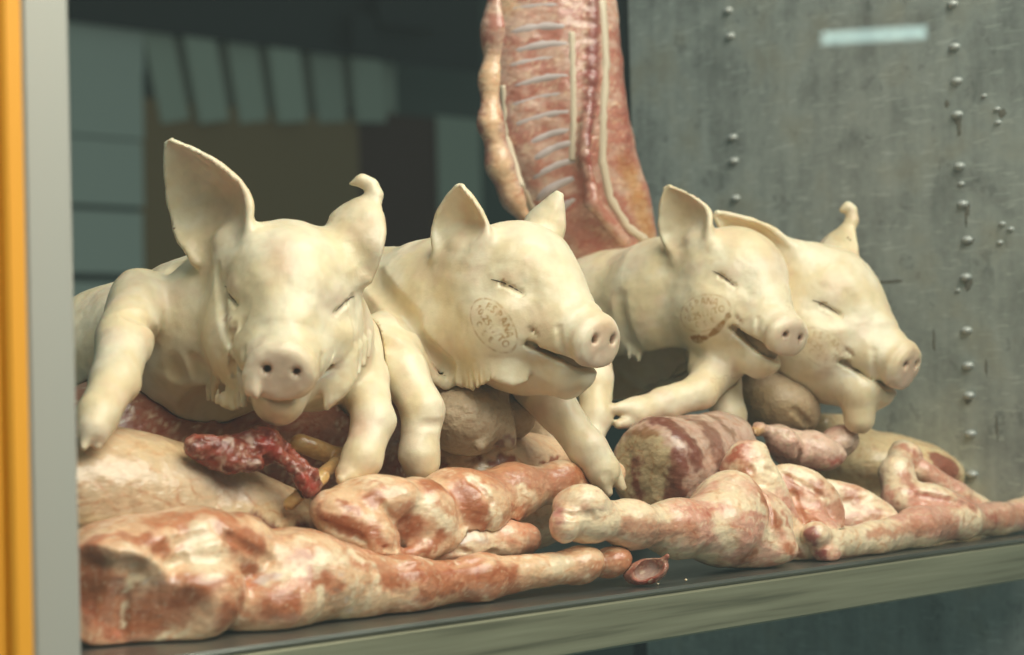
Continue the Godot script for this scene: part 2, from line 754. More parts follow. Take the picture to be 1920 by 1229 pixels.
func pig(o: Dictionary) -> Field:
	var s: float = o.get("s", 1.0)
	var c := W(o.at[0], o.at[1], o.at[2])
	var B := Basis(Vector3.UP, deg_to_rad(o.yaw)) * Basis(Vector3.RIGHT, deg_to_rad(o.get("pitch", 0.0))) * Basis(Vector3.BACK, deg_to_rad(o.get("roll", 0.0)))
	var T := Transform3D(B.scaled_local(Vector3.ONE * s), c)
	var f := field("suckling_pig", o.label, "suckling pig", o.mat, o.seed, "suckling pigs on the meat")
	f.cell = o.get("cell", 0.0031)
	f.base_a = CREAM_A
	f.base_b = CREAM_B
	f.mottle.frequency = 14.0
	f.mottle_lo = -0.4
	f.mottle_hi = 0.4
	f.lump = 0.0013
	f.fine_amp = 0.0003
	f.blush = 0.22
	var C := func(p: Vector3, q: Vector3, r0: float, r1: float, kk: float, op := 0) -> void:
		f.cap(T * p, T * q, r0 * s, r1 * s, kk * s, op)
	var E := func(p: Vector3, r: Vector3, kk: float, b := Basis.IDENTITY, op := 0) -> void:
		f.ell(T * p, B * b, r * s, kk * s, op)
	var V := func(x: float, y: float, z: float) -> Vector3: return Vector3(x, y, z)
	# trunk
	var nb: Array = o.trunk
	for i in nb.size() - 1:
		var p0: Array = nb[i]
		var p1: Array = nb[i + 1]
		f.cap(spot(T, p0), spot(T, p1), p0[3], p1[3], 0.03)
	# skull, brow, muzzle, cheeks
	E.call(Vector3(0, 0.0, -0.036), Vector3(0.060, 0.060, 0.070), 0.03)
	C.call(Vector3(0, 0.008, -0.016), Vector3(0, -0.055, 0.064), 0.045, 0.0265, 0.03)
	for x in [-1, 1]:
		E.call(Vector3(0.036 * x, -0.045, -0.022), Vector3(0.037, 0.046, 0.050), 0.03)
		E.call(Vector3(0.020 * x, -0.053, 0.040), Vector3(0.019, 0.022, 0.026), 0.018)
	# lower jaw
	C.call(Vector3(0, -0.070, -0.025), Vector3(0, -0.092, 0.038), 0.044, 0.021, 0.022)
	C.call(Vector3(0, -0.092, 0.038), Vector3(0, -0.0935, 0.055), 0.021, 0.0115, 0.012)
	# snout plate with a rim
	var tilt := Basis(Vector3.RIGHT, 0.22)
	E.call(Vector3(0, -0.061, 0.075), Vector3(0.033, 0.028, 0.012), 0.008, tilt)
	E.call(Vector3(0, -0.064, 0.090), Vector3(0.026, 0.021, 0.0065), 0.006, tilt, 1)
	E.call(Vector3(0, -0.062, 0.0805), Vector3(0.027, 0.021, 0.005), 0.006, tilt)
	# sockets and lids
	for x in [-1, 1]:
		E.call(Vector3(0.056 * x, 0.000, 0.018), Vector3(0.012, 0.010, 0.020), 0.022, Basis(Vector3.UP, -0.6 * x), 1)
		E.call(Vector3(0.0395 * x, -0.001, 0.004), Vector3(0.0125, 0.014, 0.021), 0.016, Basis(Vector3.UP, -0.5 * x))
	# mouth
	var gape: float = o.get("gape", 0.004)
	var mb := Basis(Vector3.RIGHT, 0.52)
	E.call(Vector3(0, -0.0755, 0.050), Vector3(0.07, gape, 0.040), 0.004, mb, 1)
	# torn lips at the corner of the mouth
	for x in [-1, 1]:
		E.call(Vector3(0.036 * x, -0.050, 0.022), Vector3(0.007, 0.007, 0.009), 0.006)
		E.call(Vector3(0.035 * x, -0.062, 0.016), Vector3(0.006, 0.005, 0.008), 0.005)
		f.crease(T * Vector3(0.042 * x, -0.050, 0.012), T * Vector3(0.040 * x, -0.062, 0.030), 0.004 * s, 0.0035 * s)
		f.crease(T * Vector3(0.043 * x, -0.044, 0.026), T * Vector3(0.038 * x, -0.052, 0.036), 0.003 * s, 0.003 * s)
		# nostrils
		C.call(Vector3(0.0135 * x, -0.059, 0.094), Vector3(0.012 * x, -0.057, 0.070), 0.0042, 0.0028, 0.004, 1)
		# closed eye
		f.crease(T * Vector3(0.0525 * x, 0.004, -0.010), T * Vector3(0.0535 * x, -0.001, 0.003), 0.0028 * s, 0.0024 * s)
		f.crease(T * Vector3(0.0535 * x, -0.001, 0.003), T * Vector3(0.045 * x, -0.010, 0.020), 0.0028 * s, 0.0024 * s)
		# wrinkles over the snout
		f.crease(T * Vector3(0.034 * x, -0.046, 0.058), T * Vector3(0.029 * x, -0.078, 0.060), 0.0018 * s, 0.003 * s)
	f.crease(T * Vector3(-0.024, -0.022, 0.062), T * Vector3(0.024, -0.022, 0.062), 0.0016 * s, 0.005 * s)
	for h in o.get("collars", []):
		f.ell(T * (h[0] as Vector3), B * Basis.from_euler(h[2]), h[1], h[3])
	for h in o.get("hollows", []):
		f.ell(spot(T, h), B, h[3], 0.005, 1)
	# ears: a root that swells out of the skull, then the sheet itself
	for e in o.ears:
		var r0 := T * (e.root as Vector3)
		var tip: Vector3 = eye + ray(e.tip[0], e.tip[1]) * ((r0 - eye).dot(cf) + e.get("deep", 0.0))
		var d: Vector3 = (tip - r0).normalized()
		f.cap(r0 - d * 0.016 * s, r0 + d * 0.008 * s, e.get("stem", 0.020) * s, e.get("stem", 0.020) * 0.6 * s, 0.022 * s)
		ear(f, r0, tip, e.n, e.wide, e)
	for cols in o.get("flaps", []):
		flap(f, cols)
	# fore legs
	for leg in o.legs:
		limb(f, leg, o)
	for q in o.get("folds", []):
		f.crease(hit(f, q[0], q[1]), hit(f, q[3], q[4]), q[6], q[7])
	# skin colours: pinker at snout, lids and joints
	f.paint(T * Vector3(0, -0.064, 0.085), T * Vector3(0, -0.064, 0.085), 0.026 * s, 0.014, PINK, o.get("pink", 0.42))
	for x in [-1, 1]:
		f.paint(T * Vector3(0.050 * x, 0.006, 0.008), T * Vector3(0.048 * x, 0.006, 0.014), 0.006, 0.012, PINK, 0.28)
		f.paint(T * Vector3(0.048 * x, -0.014, 0.006), T * Vector3(0.048 * x, -0.016, 0.010), 0.004, 0.010, PINK, 0.22)
		f.paint(T * Vector3(0.0132 * x, -0.0590, 0.084), T * Vector3(0.0122 * x, -0.057, 0.074), 0.0035, 0.003, Color(0.22, 0.09, 0.05), 0.85)
		f.paint(T * Vector3(0.040 * x, -0.070, 0.025), T * Vector3(0.028 * x, -0.088, 0.055), 0.005, 0.005, Color(0.86, 0.82, 0.74), 0.75)
		f.paint(T * Vector3(0.036 * x, -0.056, 0.026), T * Vector3(0.034 * x, -0.062, 0.030), 0.004, 0.004, Color(0.40, 0.22, 0.14), 0.5)
	f.paint(T * Vector3(0, -0.070, 0.022), T * Vector3(0, -0.080, 0.044), 0.015, 0.006, Color(0.30, 0.13, 0.09), 0.85)
	for q in o.get("marks", []):
		f.paint(hit(f, q[0], q[1]), hit(f, q[3], q[4]), q[6], q[7], q[8], q[9])
	if o.has("stamp"):
		# the inspector's stamp lies on the right cheek: a frame of 0.075 m laid flat against it
		var st: Dictionary = o.stamp
		var org := hit(f, st.px[0], st.px[1])
		var n := f.grad(org, f.all(), []).normalized()
		var right := (cam(cos(st.turn), sin(st.turn), 0))
		right = (right - n * right.dot(n)).normalized()
		var up := n.cross(right)
		f.uv_on = true
		f.uv_side = n
		f.uv_t = Transform3D(Basis(right, up, n).transposed().scaled(Vector3.ONE / st.size), Vector3.ZERO)
		f.uv_t.origin = -(f.uv_t.basis * org)
	f.set_meta("T", T)
	f.set_meta("s", s)
	return f


func spot(T: Transform3D, p: Array) -> Vector3:     # [x, y, z, ...] in the head's frame
	return T * Vector3(p[0], p[1], p[2])


func limb(f: Field, leg: Dictionary, o: Dictionary) -> void:
	var pts: Array = leg.p
	var prev := Vector3.ZERO
	var pr := 0.0
	for i in pts.size():
		var q: Array = pts[i]
		var w := W(q[0], q[1], q[2])
		var r: float = q[3] * S(w)
		if i > 0:
			f.cap(prev, w, pr, r, 0.008 if i > 1 else 0.016)
		prev = w
		pr = r
	for q in leg.get("toes", []):
		var w0 := W(q[0], q[1], q[2])
		var w1 := W(q[3], q[4], q[5])
		f.cap(w0, w1, q[6] * S(w0), q[7] * S(w1), 0.004)
		f.paint(w0.lerp(w1, 0.75), w1, q[7] * S(w1) * 1.1, 0.004, Color(0.60, 0.46, 0.28), 0.6)
	for q in leg.get("rings", []):      # creases at the joints
		f.crease(W(q[0], q[1], q[2]), W(q[3], q[4], q[5]), 0.002, 0.004)
	for q in leg.get("pink", []):
		var w := W(q[0], q[1], q[2])
		f.paint(w, w, q[3] * S(w), q[3] * S(w) * 0.8, PINK, q[4])


func build_pigs() -> Array:
	var out := []
	# 1: faces the viewer, big left ear, the other ear curled
	out.append(pig({
		"seed": 11, "mat": M.skin, "at": [538, 556, -0.17], "yaw": -37.0, "pitch": 8.0, "roll": -6.0,
		"label": "pig facing straight out with one big upright ear and one curled ear",
		"trunk": [[0.0, 0.0, -0.05, 0.062], [-0.012, -0.026, -0.10, 0.076], [-0.07, -0.060, -0.15, 0.078], [-0.17, -0.105, -0.25, 0.080]],
		"ears": [
			{"root": Vector3(-0.054, 0.034, -0.046), "tip": [316, 268], "deep": -0.01, "n": cam(-0.6, -0.1, 0.8), "wide": 0.052, "roll": 2.4, "open": 1.3, "stem": 0.024, "pinch": 0.85, "inside": 0.35, "skew": 0.3},
			{"root": Vector3(0.048, 0.040, -0.040), "tip": [700, 368], "deep": 0.01, "thick": 0.0038, "n": cam(0.68, -0.15, -0.7), "wide": 0.046, "roll": 2.4, "open": 1.7, "pinch": 0.95, "stem": 0.024, "skew": -0.25, "hook": [[698, 400, 10], [705, 368, 8], [696, 346, 6.5], [677, 337, 5.5], [657, 345, 4]]},
		],
		"legs": [
			{"p": [[262, 560, -0.34, 58], [232, 640, -0.27, 52], [214, 715, -0.22, 45], [182, 780, -0.19, 38], [172, 805, -0.18, 31]], "toes": [[168, 806, -0.18, 156, 838, -0.175, 21, 9], [186, 806, -0.18, 182, 836, -0.175, 19, 9]], "pink": [[240, 760, -0.2, 30, 0.3], [165, 810, -0.18, 30, 0.25]]},
			{"p": [[655, 640, -0.24, 60], [680, 710, -0.20, 46], [700, 790, -0.16, 39], [678, 860, -0.15, 37], [655, 890, -0.15, 28]], "toes": [[665, 872, -0.15, 640, 900, -0.145, 20, 12]], "pink": [[672, 800, -0.15, 28, 0.45], [640, 890, -0.15, 26, 0.3]]},
		],
		"folds": [[455, 600, 0, 448, 690, 0, 0.0025, 0.003], [438, 610, 0, 436, 700, 0, 0.0025, 0.003], [660, 560, 0, 668, 640, 0, 0.002, 0.003], [330, 500, -0.22, 378, 700, -0.2, 0.006, 0.007], [372, 700, -0.2, 470, 760, -0.18, 0.004, 0.006], [250, 590, -0.3, 330, 700, -0.26, 0.006, 0.008], [405, 500, -0.16, 430, 640, -0.14, 0.003, 0.004], [420, 520, -0.15, 440, 700, -0.13, 0.003, 0.004]],
		"collars": [[Vector3(-0.030, -0.034, -0.075), Vector3(0.108, 0.080, 0.045), Vector3(0, -0.35, 0.25), 0.006], [Vector3(0.030, -0.050, -0.060), Vector3(0.058, 0.065, 0.040), Vector3(0, 0.2, -0.2), 0.015]],
		"hollows": [[-0.03, -0.150, -0.08, Vector3(0.075, 0.065, 0.065)], [-0.14, -0.16, -0.20, Vector3(0.07, 0.07, 0.10)]],
		"flaps": [[[392, 700, 748], [440, 715, 765], [480, 700, 756]], [[612, 722, 764], [640, 690, 740], [672, 650, 700], [690, 630, 668]]],
		"marks": [[425, 590, -0.15, 442, 618, -0.14, 0.003, 0.003, Color(0.33, 0.14, 0.06), 0.8], [530, 470, -0.15, 535, 500, -0.14, 0.012, 0.014, PINK, 0.4]],
	}))
	# 2
	out.append(pig({
		"seed": 22, "mat": M.stamped, "at": [1008, 534, -0.12], "yaw": 3.0, "pitch": 0.0, "roll": 0.0,
		"label": "pig with a clear oval stamp on its cheek, one trotter reaching forward",
		"trunk": [[0, -0.004, -0.05, 0.060], [0, -0.028, -0.13, 0.080], [0, -0.045, -0.24, 0.092], [0, -0.05, -0.36, 0.088]],
		"ears": [
			{"root": Vector3(-0.050, 0.030, -0.056), "tip": [862, 350], "deep": -0.015, "n": cam(-0.6, -0.2, 0.75), "wide": 0.037, "roll": 2.5, "open": 1.5, "stem": 0.022, "pinch": 0.8, "inside": 0.15},
			{"root": Vector3(0.046, 0.038, -0.052), "tip": [1047, 366], "deep": 0.0, "n": cam(0.5, 0.1, -0.85), "wide": 0.025, "roll": 3.2, "open": 2.0, "stem": 0.023, "pinch": 0.9},
		],
		"legs": [
			{"p": [[720, 640, -0.24, 56], [755, 700, -0.20, 46], [792, 770, -0.17, 39], [785, 850, -0.165, 36], [790, 872, -0.165, 34]], "pink": [[765, 880, -0.165, 24, 0.15]], "rings": [[765, 800, -0.15, 825, 795, -0.15]]},
			{"p": [[1000, 720, -0.17, 44], [1045, 770, -0.14, 38], [1100, 840, -0.11, 36], [1130, 880, -0.10, 34]], "toes": [[1122, 880, -0.10, 1141, 924, -0.095, 25, 8], [1146, 880, -0.10, 1167, 914, -0.095, 21, 8]], "rings": [[1140, 893, -0.085, 1153, 925, -0.08]], "pink": [[1010, 770, -0.14, 30, 0.25]]},
		],
		"folds": [[700, 520, -0.2, 770, 600, -0.18, 0.010, 0.008], [770, 600, -0.18, 838, 690, -0.17, 0.010, 0.007], [690, 640, -0.2, 740, 650, -0.18, 0.004, 0.006]],
		"collars": [[Vector3(0, -0.030, -0.10), Vector3(0.082, 0.080, 0.075), Vector3(0.3, 0, 0), 0.010]],
		"hollows": [[0.0, -0.145, -0.13, Vector3(0.062, 0.075, 0.12)], [0.0, -0.155, -0.02, Vector3(0.05, 0.035, 0.06)]],
		"flaps": [[[775, 620, 672], [810, 660, 712], [838, 690, 727], [855, 690, 716]], [[858, 680, 718], [886, 690, 728], [925, 680, 708], [960, 680, 720], [985, 690, 712]]],
		"stamp": {"px": [922, 610], "turn": -0.87, "size": 0.076},
	}))
	# 3
	out.append(pig({
		"seed": 33, "mat": M.smeared, "at": [1408, 530, -0.18], "yaw": -6.0, "pitch": 8.0, "s": 0.95, "roll": -8.0, "gape": 0.0085,
		"label": "pig with its mouth open and a brown ink smear along its cheek",
		"trunk": [[0, -0.004, -0.05, 0.058], [0, -0.040, -0.13, 0.080], [0, -0.078, -0.24, 0.088], [0, -0.105, -0.34, 0.085]],
		"ears": [
			{"root": Vector3(-0.050, 0.032, -0.052), "tip": [1252, 352], "deep": 0.0, "n": cam(-0.5, -0.2, 0.8), "wide": 0.038, "roll": 2.5, "open": 1.5, "stem": 0.022, "pinch": 0.85, "inside": 0.12},
			{"root": Vector3(0.046, 0.034, -0.060), "tip": [1392, 436], "deep": 0.06, "n": cam(0.2, 0.3, -0.9), "wide": 0.018, "stem": 0.017},
		],
		"legs": [
			{"p": [[1098, 650, -0.30, 48], [1115, 710, -0.25, 34], [1118, 780, -0.235, 29], [1112, 815, -0.23, 24]]},
			{"p": [[1345, 690, -0.22, 44], [1312, 735, -0.20, 33], [1245, 758, -0.21, 29], [1190, 772, -0.215, 26]], "toes": [[1195, 764, -0.215, 1148, 768, -0.22, 20, 10], [1200, 784, -0.215, 1160, 796, -0.215, 18, 9]]},
		],
		"folds": [[1160, 560, -0.27, 1190, 690, -0.25, 0.004, 0.008]],
		"hollows": [[0.0, -0.145, -0.13, Vector3(0.062, 0.075, 0.12)], [0.0, -0.155, -0.02, Vector3(0.05, 0.035, 0.06)]],
		"flaps": [[[1180, 650, 690], [1215, 670, 722], [1260, 670, 702], [1300, 660, 690]]],
		"stamp": {"px": [1316, 588], "turn": 0.25, "size": 0.082},
	}))
	# 4
	out.append(pig({
		"seed": 44, "mat": M.faint, "at": [1584, 573, -0.15], "yaw": 8.0, "pitch": 7.0, "roll": 0.0, "s": 1.09, "gape": 0.0045,
		"label": "pig beside the riveted wall with a hooked ear tip and faint stamp",
		"trunk": [[0, -0.004, -0.05, 0.066], [0, -0.02, -0.13, 0.082], [0, -0.045, -0.24, 0.092], [0, -0.05, -0.34, 0.088]],
		"ears": [
			{"root": Vector3(-0.040, 0.050, -0.055), "tip": [1344, 402], "deep": -0.005, "n": cam(-0.5, -0.3, 0.8), "wide": 0.030, "roll": 2.6, "open": 2.2, "pinch": 0.9, "stem": 0.022, "inside": 0.2},
			{"root": Vector3(0.046, 0.038, -0.046), "tip": [1594, 420], "deep": 0.0, "n": cam(0.8, 0.0, -0.5), "wide": 0.034, "roll": 2.4, "open": 1.5, "pinch": 1.0, "stem": 0.022, "hook": [[1588, 440, 9], [1600, 412, 7], [1599, 394, 5.5], [1590, 386, 4.5], [1579, 394, 3.6]]},
		],
		"legs": [
			{"p": [[1330, 660, -0.28, 46], [1352, 720, -0.23, 37], [1368, 780, -0.21, 31], [1372, 808, -0.205, 26]]},
			{"p": [[1560, 700, -0.16, 46], [1610, 735, -0.12, 36], [1612, 785, -0.12, 30]], "pink": [[1592, 775, -0.11, 20, 0.4]]},
		],
		"hollows": [[0.0, -0.145, -0.13, Vector3(0.062, 0.075, 0.12)]],
		"stamp": {"px": [1545, 655], "turn": -0.6, "size": 0.08},
	}))
	for i in 4:
		for j in i:
			out[i].others.append(out[j])
	return out



# ---------------------------------------------------------------- meat
const FAT := Color(0.80, 0.55, 0.34)
const FAT_W := Color(0.88, 0.725, 0.50)
const ROSY := Color(0.72, 0.37, 0.225)
const LEAN := Color(0.42, 0.135, 0.052)
const LEAN_P := Color(0.53, 0.25, 0.15)
const BLOOD := Color(0.34, 0.045, 0.025)
const DARK := Color(0.16, 0.030, 0.018)


func chain(f: Field, pts: Array, kk := 0.012, op := 0) -> void:       # [px, py, z, radius in pixels]
	for i in pts.size() - 1:
		var p: Array = pts[i]
		var q: Array = pts[i + 1]
		var a := W(p[0], p[1], p[2])
		var b := W(q[0], q[1], q[2])
		f.cap(a, b, p[3] * S(a), q[3] * S(b), kk, op)


func hit(f: Field, px: float, py: float) -> Vector3:          # the point of the thing's own surface that a pixel shows
	var d := ray(px, py).normalized()
	return f.onto(eye + d * 1.2, d, 2.2)


func slice(f: Field, p: Array, n: Vector3, r: float, deep: float) -> void:     # a knife cut: nearly flat, where a pixel shows the surface
	f.ell(hit(f, p[0], p[1]) + n * (r - deep), Basis.IDENTITY, Vector3.ONE * r, 0.003, 1)


func groove(f: Field, p: Array, deep: float, wide: float) -> void:         # [px, py, px, py, ...] along the surface
	for i in range(0, p.size() - 3, 2):
		f.crease(hit(f, p[i], p[i + 1]), hit(f, p[i + 2], p[i + 3]), deep, wide)


func dab(f: Field, p: Array, c: Color, w := 1.0, soft := 0.35) -> void:    # [px, py, -, px, py, -, radius in pixels]
	var a := hit(f, p[0], p[1])
	var b := hit(f, p[3], p[4])
	if a.distance_to(eye) > 3.2 or b.distance_to(eye) > 3.2:
		return
	var r: float = p[6] * S(a) * (1.25 if c == LEAN else (1.3 if c == FAT_W else 1.1))
	if c == LEAN:
		f.paint(a, b, r * 1.25, r * 0.9, ROSY, 0.7)
		soft = maxf(soft, 0.5)
	f.paint(a, b, r, r * soft, c, w)


func blob(f: Field, c: Array, r: Vector3, b := Basis.IDENTITY, kk := 0.012, op := 0) -> void:   # radii in metres in the viewer's axes
	f.ell(W(c[0], c[1], c[2]), Basis(cr, cu, -cf) * b, r, kk, op)


func meat(called: String, label: String, category: String, seed_: int, a: Color, b: Color, group := "", mat: Material = null) -> Field:
	var f := field(called, label, category, mat if mat else M.meat, seed_, group)
	f.base_a = a
	f.base_b = b
	f.lump = 0.0014
	f.fine_amp = 0.0005
	f.mottle.frequency = 9.0
	f.mottle_lo = -0.28
	f.mottle_hi = 0.22
	f.warp_amp = 0.007
	f.grain = Basis.from_scale(Vector3(0.6, 2.2, 1.0)) * Basis(Vector3.BACK, 0.15)
	f.cell = 0.0025
	f.veins = 0.75
	f.floor_y = 0.0015
	return f


func build_meat(pigs: Array) -> void:
	var done: Array = pigs.duplicate()
	var f: Field
	# leg of lamb along the shelf's front edge
	f = meat("leg_of_lamb", "long lamb leg along the shelf edge, its shank pointing at the cut ring", "lamb joint", 101, Color(0.56, 0.235, 0.115), FAT, "legs of lamb")
	blob(f, [205, 1105, -0.10], Vector3(0.050, 0.046, 0.05), Basis.IDENTITY, 0.008)
	blob(f, [240, 1030, -0.12], Vector3(0.055, 0.028, 0.05), Basis(Vector3.BACK, 0.1), 0.008)
	blob(f, [335, 1135, -0.09], Vector3(0.058, 0.038, 0.045), Basis(Vector3.BACK, 0.35), 0.007)
	blob(f, [345, 1040, -0.11], Vector3(0.055, 0.040, 0.05), Basis(Vector3.BACK, 0.25), 0.008)
	blob(f, [450, 1020, -0.10], Vector3(0.030, 0.026, 0.04), Basis(Vector3.BACK, -0.5), 0.008)
	blob(f, [490, 1135, -0.085], Vector3(0.050, 0.030, 0.040), Basis(Vector3.BACK, 0.1), 0.008)
	blob(f, [560, 1070, -0.095], Vector3(0.055, 0.036, 0.045), Basis(Vector3.BACK, -0.2), 0.010)
	chain(f, [[540, 1090, -0.085, 78], [660, 1100, -0.080, 62], [760, 1100, -0.070, 48], [900, 1085, -0.065, 38], [1050, 1065, -0.055, 30]], 0.02)
	blob(f, [1085, 1060, -0.055], Vector3(0.026, 0.019, 0.022), Basis(Vector3.BACK, 0.2), 0.012)
	blob(f, [1145, 1055, -0.055], Vector3(0.022, 0.015, 0.018), Basis(Vector3.BACK, 0.3), 0.010)
	slice(f, [330, 1125], cam(0.1, -0.25, 0.95), 0.16, 0.009)
	slice(f, [180, 1090], cam(-0.3, -0.1, 0.95), 0.14, 0.007)
	groove(f, [160, 1060, 250, 1062, 330, 1020, 400, 1000], 0.003, 0.005)
	groove(f, [228, 1180, 232, 1120, 250, 1075, 340, 1050], 0.003, 0.004)
	groove(f, [400, 985, 430, 1010, 500, 1050], 0.003, 0.004)
	groove(f, [700, 1068, 860, 1060, 990, 1048], 0.002, 0.003)
	for d in [[160, 1028, 0, 300, 1020, 0, 14], [165, 1080, 0, 205, 1120, 0, 38], [250, 1170, 0, 330, 1130, 0, 32], [330, 1130, 0, 400, 1090, 0, 18], [425, 1000, 0, 480, 1030, 0, 20], [580, 1055, 0, 598, 1085, 0, 22], [430, 1150, 0, 545, 1140, 0, 24], [720, 1085, 0, 960, 1075, 0, 15], [790, 1115, 0, 860, 1105, 0, 10], [262, 938, 0, 255, 955, 0, 12], [330, 1040, 0, 355, 1030, 0, 7]]:
		dab(f, d, LEAN, 0.9, 0.3)
	for d in [[165, 1150, 0, 210, 1190, 0, 14], [165, 1010, 0, 230, 1000, 0, 5]]:
		dab(f, d, Color(0.55, 0.17, 0.08), 0.85, 0.5)
	for d in [[232, 1160, 0, 240, 1090, 0, 5], [240, 1090, 0, 350, 1045, 0, 9], [380, 1000, 0, 395, 1060, 0, 26], [500, 1085, 0, 640, 1050, 0, 13], [590, 1160, 0, 600, 1110, 0, 8], [640, 1160, 0, 670, 1090, 0, 6], [690, 1140, 0, 700, 1080, 0, 8], [1030, 1060, 0, 1060, 1050, 0, 14], [560, 1010, 0, 700, 1060, 0, 6], [300, 1195, 0, 350, 1185, 0, 8]]:
		dab(f, d, FAT_W, 0.95, 0.5)
	for d in [[370, 1075, 0, 300, 1100, 0, 4], [310, 1060, 0, 270, 1090, 0, 4], [480, 1090, 0, 520, 1080, 0, 8], [640, 1080, 0, 650, 1150, 0, 4]]:
		dab(f, d, Color(0.66, 0.55, 0.54), 0.7, 0.8)
	for d in [[1120, 1040, 0, 1160, 1060, 0, 7], [1085, 1075, 0, 1090, 1050, 0, 6]]:
		dab(f, d, Color(0.72, 0.40, 0.24), 0.7, 0.9)
	dab(f, [236, 1022, 0, 240, 1022, 0, 5], FAT_W, 1.0, 0.5)  # a small wet highlight painted in as a pale spot, not fat
	f.others = done.duplicate()
	done.append(f)
	f = meat("lamb_shank", "pale lamb shank with a red rimmed cut end under the thick leg", "lamb joint", 121, FAT_W, ROSY)
	chain(f, [[800, 1040, -0.105, 20], [880, 1022, -0.10, 30], [950, 1012, -0.10, 32], [985, 1012, -0.10, 30]], 0.012)
	dab(f, [995, 1010, 0, 1000, 1045, 0, 9], BLOOD, 0.9, 0.5)
	dab(f, [850, 1010, 0, 910, 1005, 0, 9], Color(0.60, 0.55, 0.50), 0.6, 0.8)
	dab(f, [930, 1000, 0, 970, 1020, 0, 8], ROSY, 0.8, 0.8)
	groove(f, [830, 1030, 930, 1038], 0.003, 0.003)
	f.others = done.duplicate()
	done.append(f)
	# fat covered flank behind it
	f = meat("lamb_breast", "broad yellowish fat covered lamb flank under the pig with the big ear", "lamb flank", 102, Color(0.70, 0.52, 0.30), Color(0.62, 0.46, 0.29))
	f.veins = 0.25
	f.cell = 0.0036
	f.ell(W(250, 955, -0.24), Basis(Vector3.UP, 0.0) * Basis(Vector3.BACK, -0.25), Vector3(0.14, 0.070, 0.08), 0.02)
	f.ell(W(450, 985, -0.22), Basis(Vector3.BACK, -0.35), Vector3(0.10, 0.05, 0.06), 0.02)
	f.ell(W(330, 1020, -0.25), Basis.IDENTITY, Vector3(0.17, 0.06, 0.09), 0.02)
	for d in [[470, 985, -0.15, 510, 1000, -0.15, 18], [560, 1000, -0.15, 590, 1015, -0.15, 16]]:
		dab(f, d, DARK, 0.95, 0.4)
	dab(f, [330, 880, -0.17, 460, 920, -0.16, 20], Color(0.52, 0.44, 0.38), 0.5, 1.0)
	f.crease(W(240, 900, -0.16), W(250, 950, -0.16), 0.003, 0.004)
	f.crease(W(180, 870, -0.16), W(200, 930, -0.16), 0.003, 0.005)
	f.others = done.duplicate()
	done.append(f)
	# bloody neck pieces under the first pig
	f = meat("offal_piece", "dark bloody offal piece with white membrane under the pig's chin", "offal", 103, DARK, Color(0.30, 0.07, 0.04), "", M.wet)
	f.veins = 0.25
	f.cell = 0.0022
	f.mottle.frequency = 40.0
	chain(f, [[365, 838, -0.17, 22], [420, 848, -0.165, 34], [490, 838, -0.165, 36], [520, 850, -0.165, 24]], 0.006)
	chain(f, [[430, 868, -0.155, 16], [480, 868, -0.15, 15]], 0.005)
	chain(f, [[500, 840, -0.155, 20], [545, 872, -0.145, 17], [580, 912, -0.14, 18]], 0.005)
	chain(f, [[520, 850, -0.15, 10], [560, 900, -0.135, 8], [575, 925, -0.135, 8]], 0.004)
	chain(f, [[545, 850, -0.15, 9], [585, 890, -0.135, 8], [590, 920, -0.135, 7]], 0.004)
	f.lump = 0.005
	f.fine_amp = 0.0022
	for d in [[410, 878, 0, 480, 870, 0, 6], [352, 822, 0, 372, 855, 0, 3], [372, 855, 0, 420, 880, 0, 3], [425, 830, 0, 440, 828, 0, 5], [462, 818, 0, 466, 835, 0, 6], [548, 870, 0, 575, 905, 0, 3], [400, 860, 0, 415, 865, 0, 4]]:
		dab(f, d, Color(0.62, 0.44, 0.34), 0.75, 0.7)
	for d in [[500, 830, 0, 520, 850, 0, 12], [560, 890, 0, 580, 915, 0, 8]]:
		dab(f, d, Color(0.36, 0.03, 0.02), 0.8, 0.8)
	f.others = done.duplicate()
	done.append(f)
	f = meat("fat_strip", "yellow fat strip lying behind the pig's trotter", "fat strip", 104, Color(0.58, 0.38, 0.14), Color(0.52, 0.32, 0.12))
	f.veins = 0.2
	chain(f, [[560, 830, -0.22, 17], [640, 862, -0.21, 20], [690, 880, -0.21, 20]], 0.008)
	chain(f, [[545, 945, -0.15, 14], [575, 915, -0.14, 13], [605, 895, -0.145, 12]], 0.008)
	chain(f, [[575, 915, -0.14, 13], [640, 862, -0.20, 12]], 0.008)
	f.others = done.duplicate()
	done.append(f)
	# middle leg
	f = meat("leg_of_lamb", "short thick lamb leg with a white cut edge lying across the middle", "lamb joint", 105, Color(0.62, 0.30, 0.16), FAT, "legs of lamb")
	blob(f, [665, 985, -0.115], Vector3(0.046, 0.026, 0.030), Basis(Vector3.BACK, -0.55), 0.006)
	blob(f, [690, 945, -0.125], Vector3(0.048, 0.026, 0.035), Basis(Vector3.BACK, 0.2), 0.008)
	blob(f, [780, 975, -0.115], Vector3(0.040, 0.040, 0.036), Basis.IDENTITY, 0.008)
	blob(f, [860, 950, -0.12], Vector3(0.046, 0.034, 0.034), Basis(Vector3.BACK, -0.2), 0.010)
	chain(f, [[870, 950, -0.12, 60], [960, 922, -0.12, 46], [1050, 903, -0.12, 31], [1150, 890, -0.13, 24]], 0.02)
	chain(f, [[590, 965, -0.11, 12], [660, 1015, -0.09, 13], [742, 1048, -0.085, 9]], 0.010)
	chain(f, [[745, 1045, -0.09, 10], [800, 1030, -0.09, 16], [880, 1000, -0.10, 18], [960, 965, -0.105, 16]], 0.010)
	slice(f, [672, 1003], cam(-0.30, -0.35, 0.9), 0.11, 0.010)
	groove(f, [610, 985, 670, 1005, 735, 1035], 0.003, 0.003)
	groove(f, [740, 1035, 745, 990, 720, 950], 0.0025, 0.003)
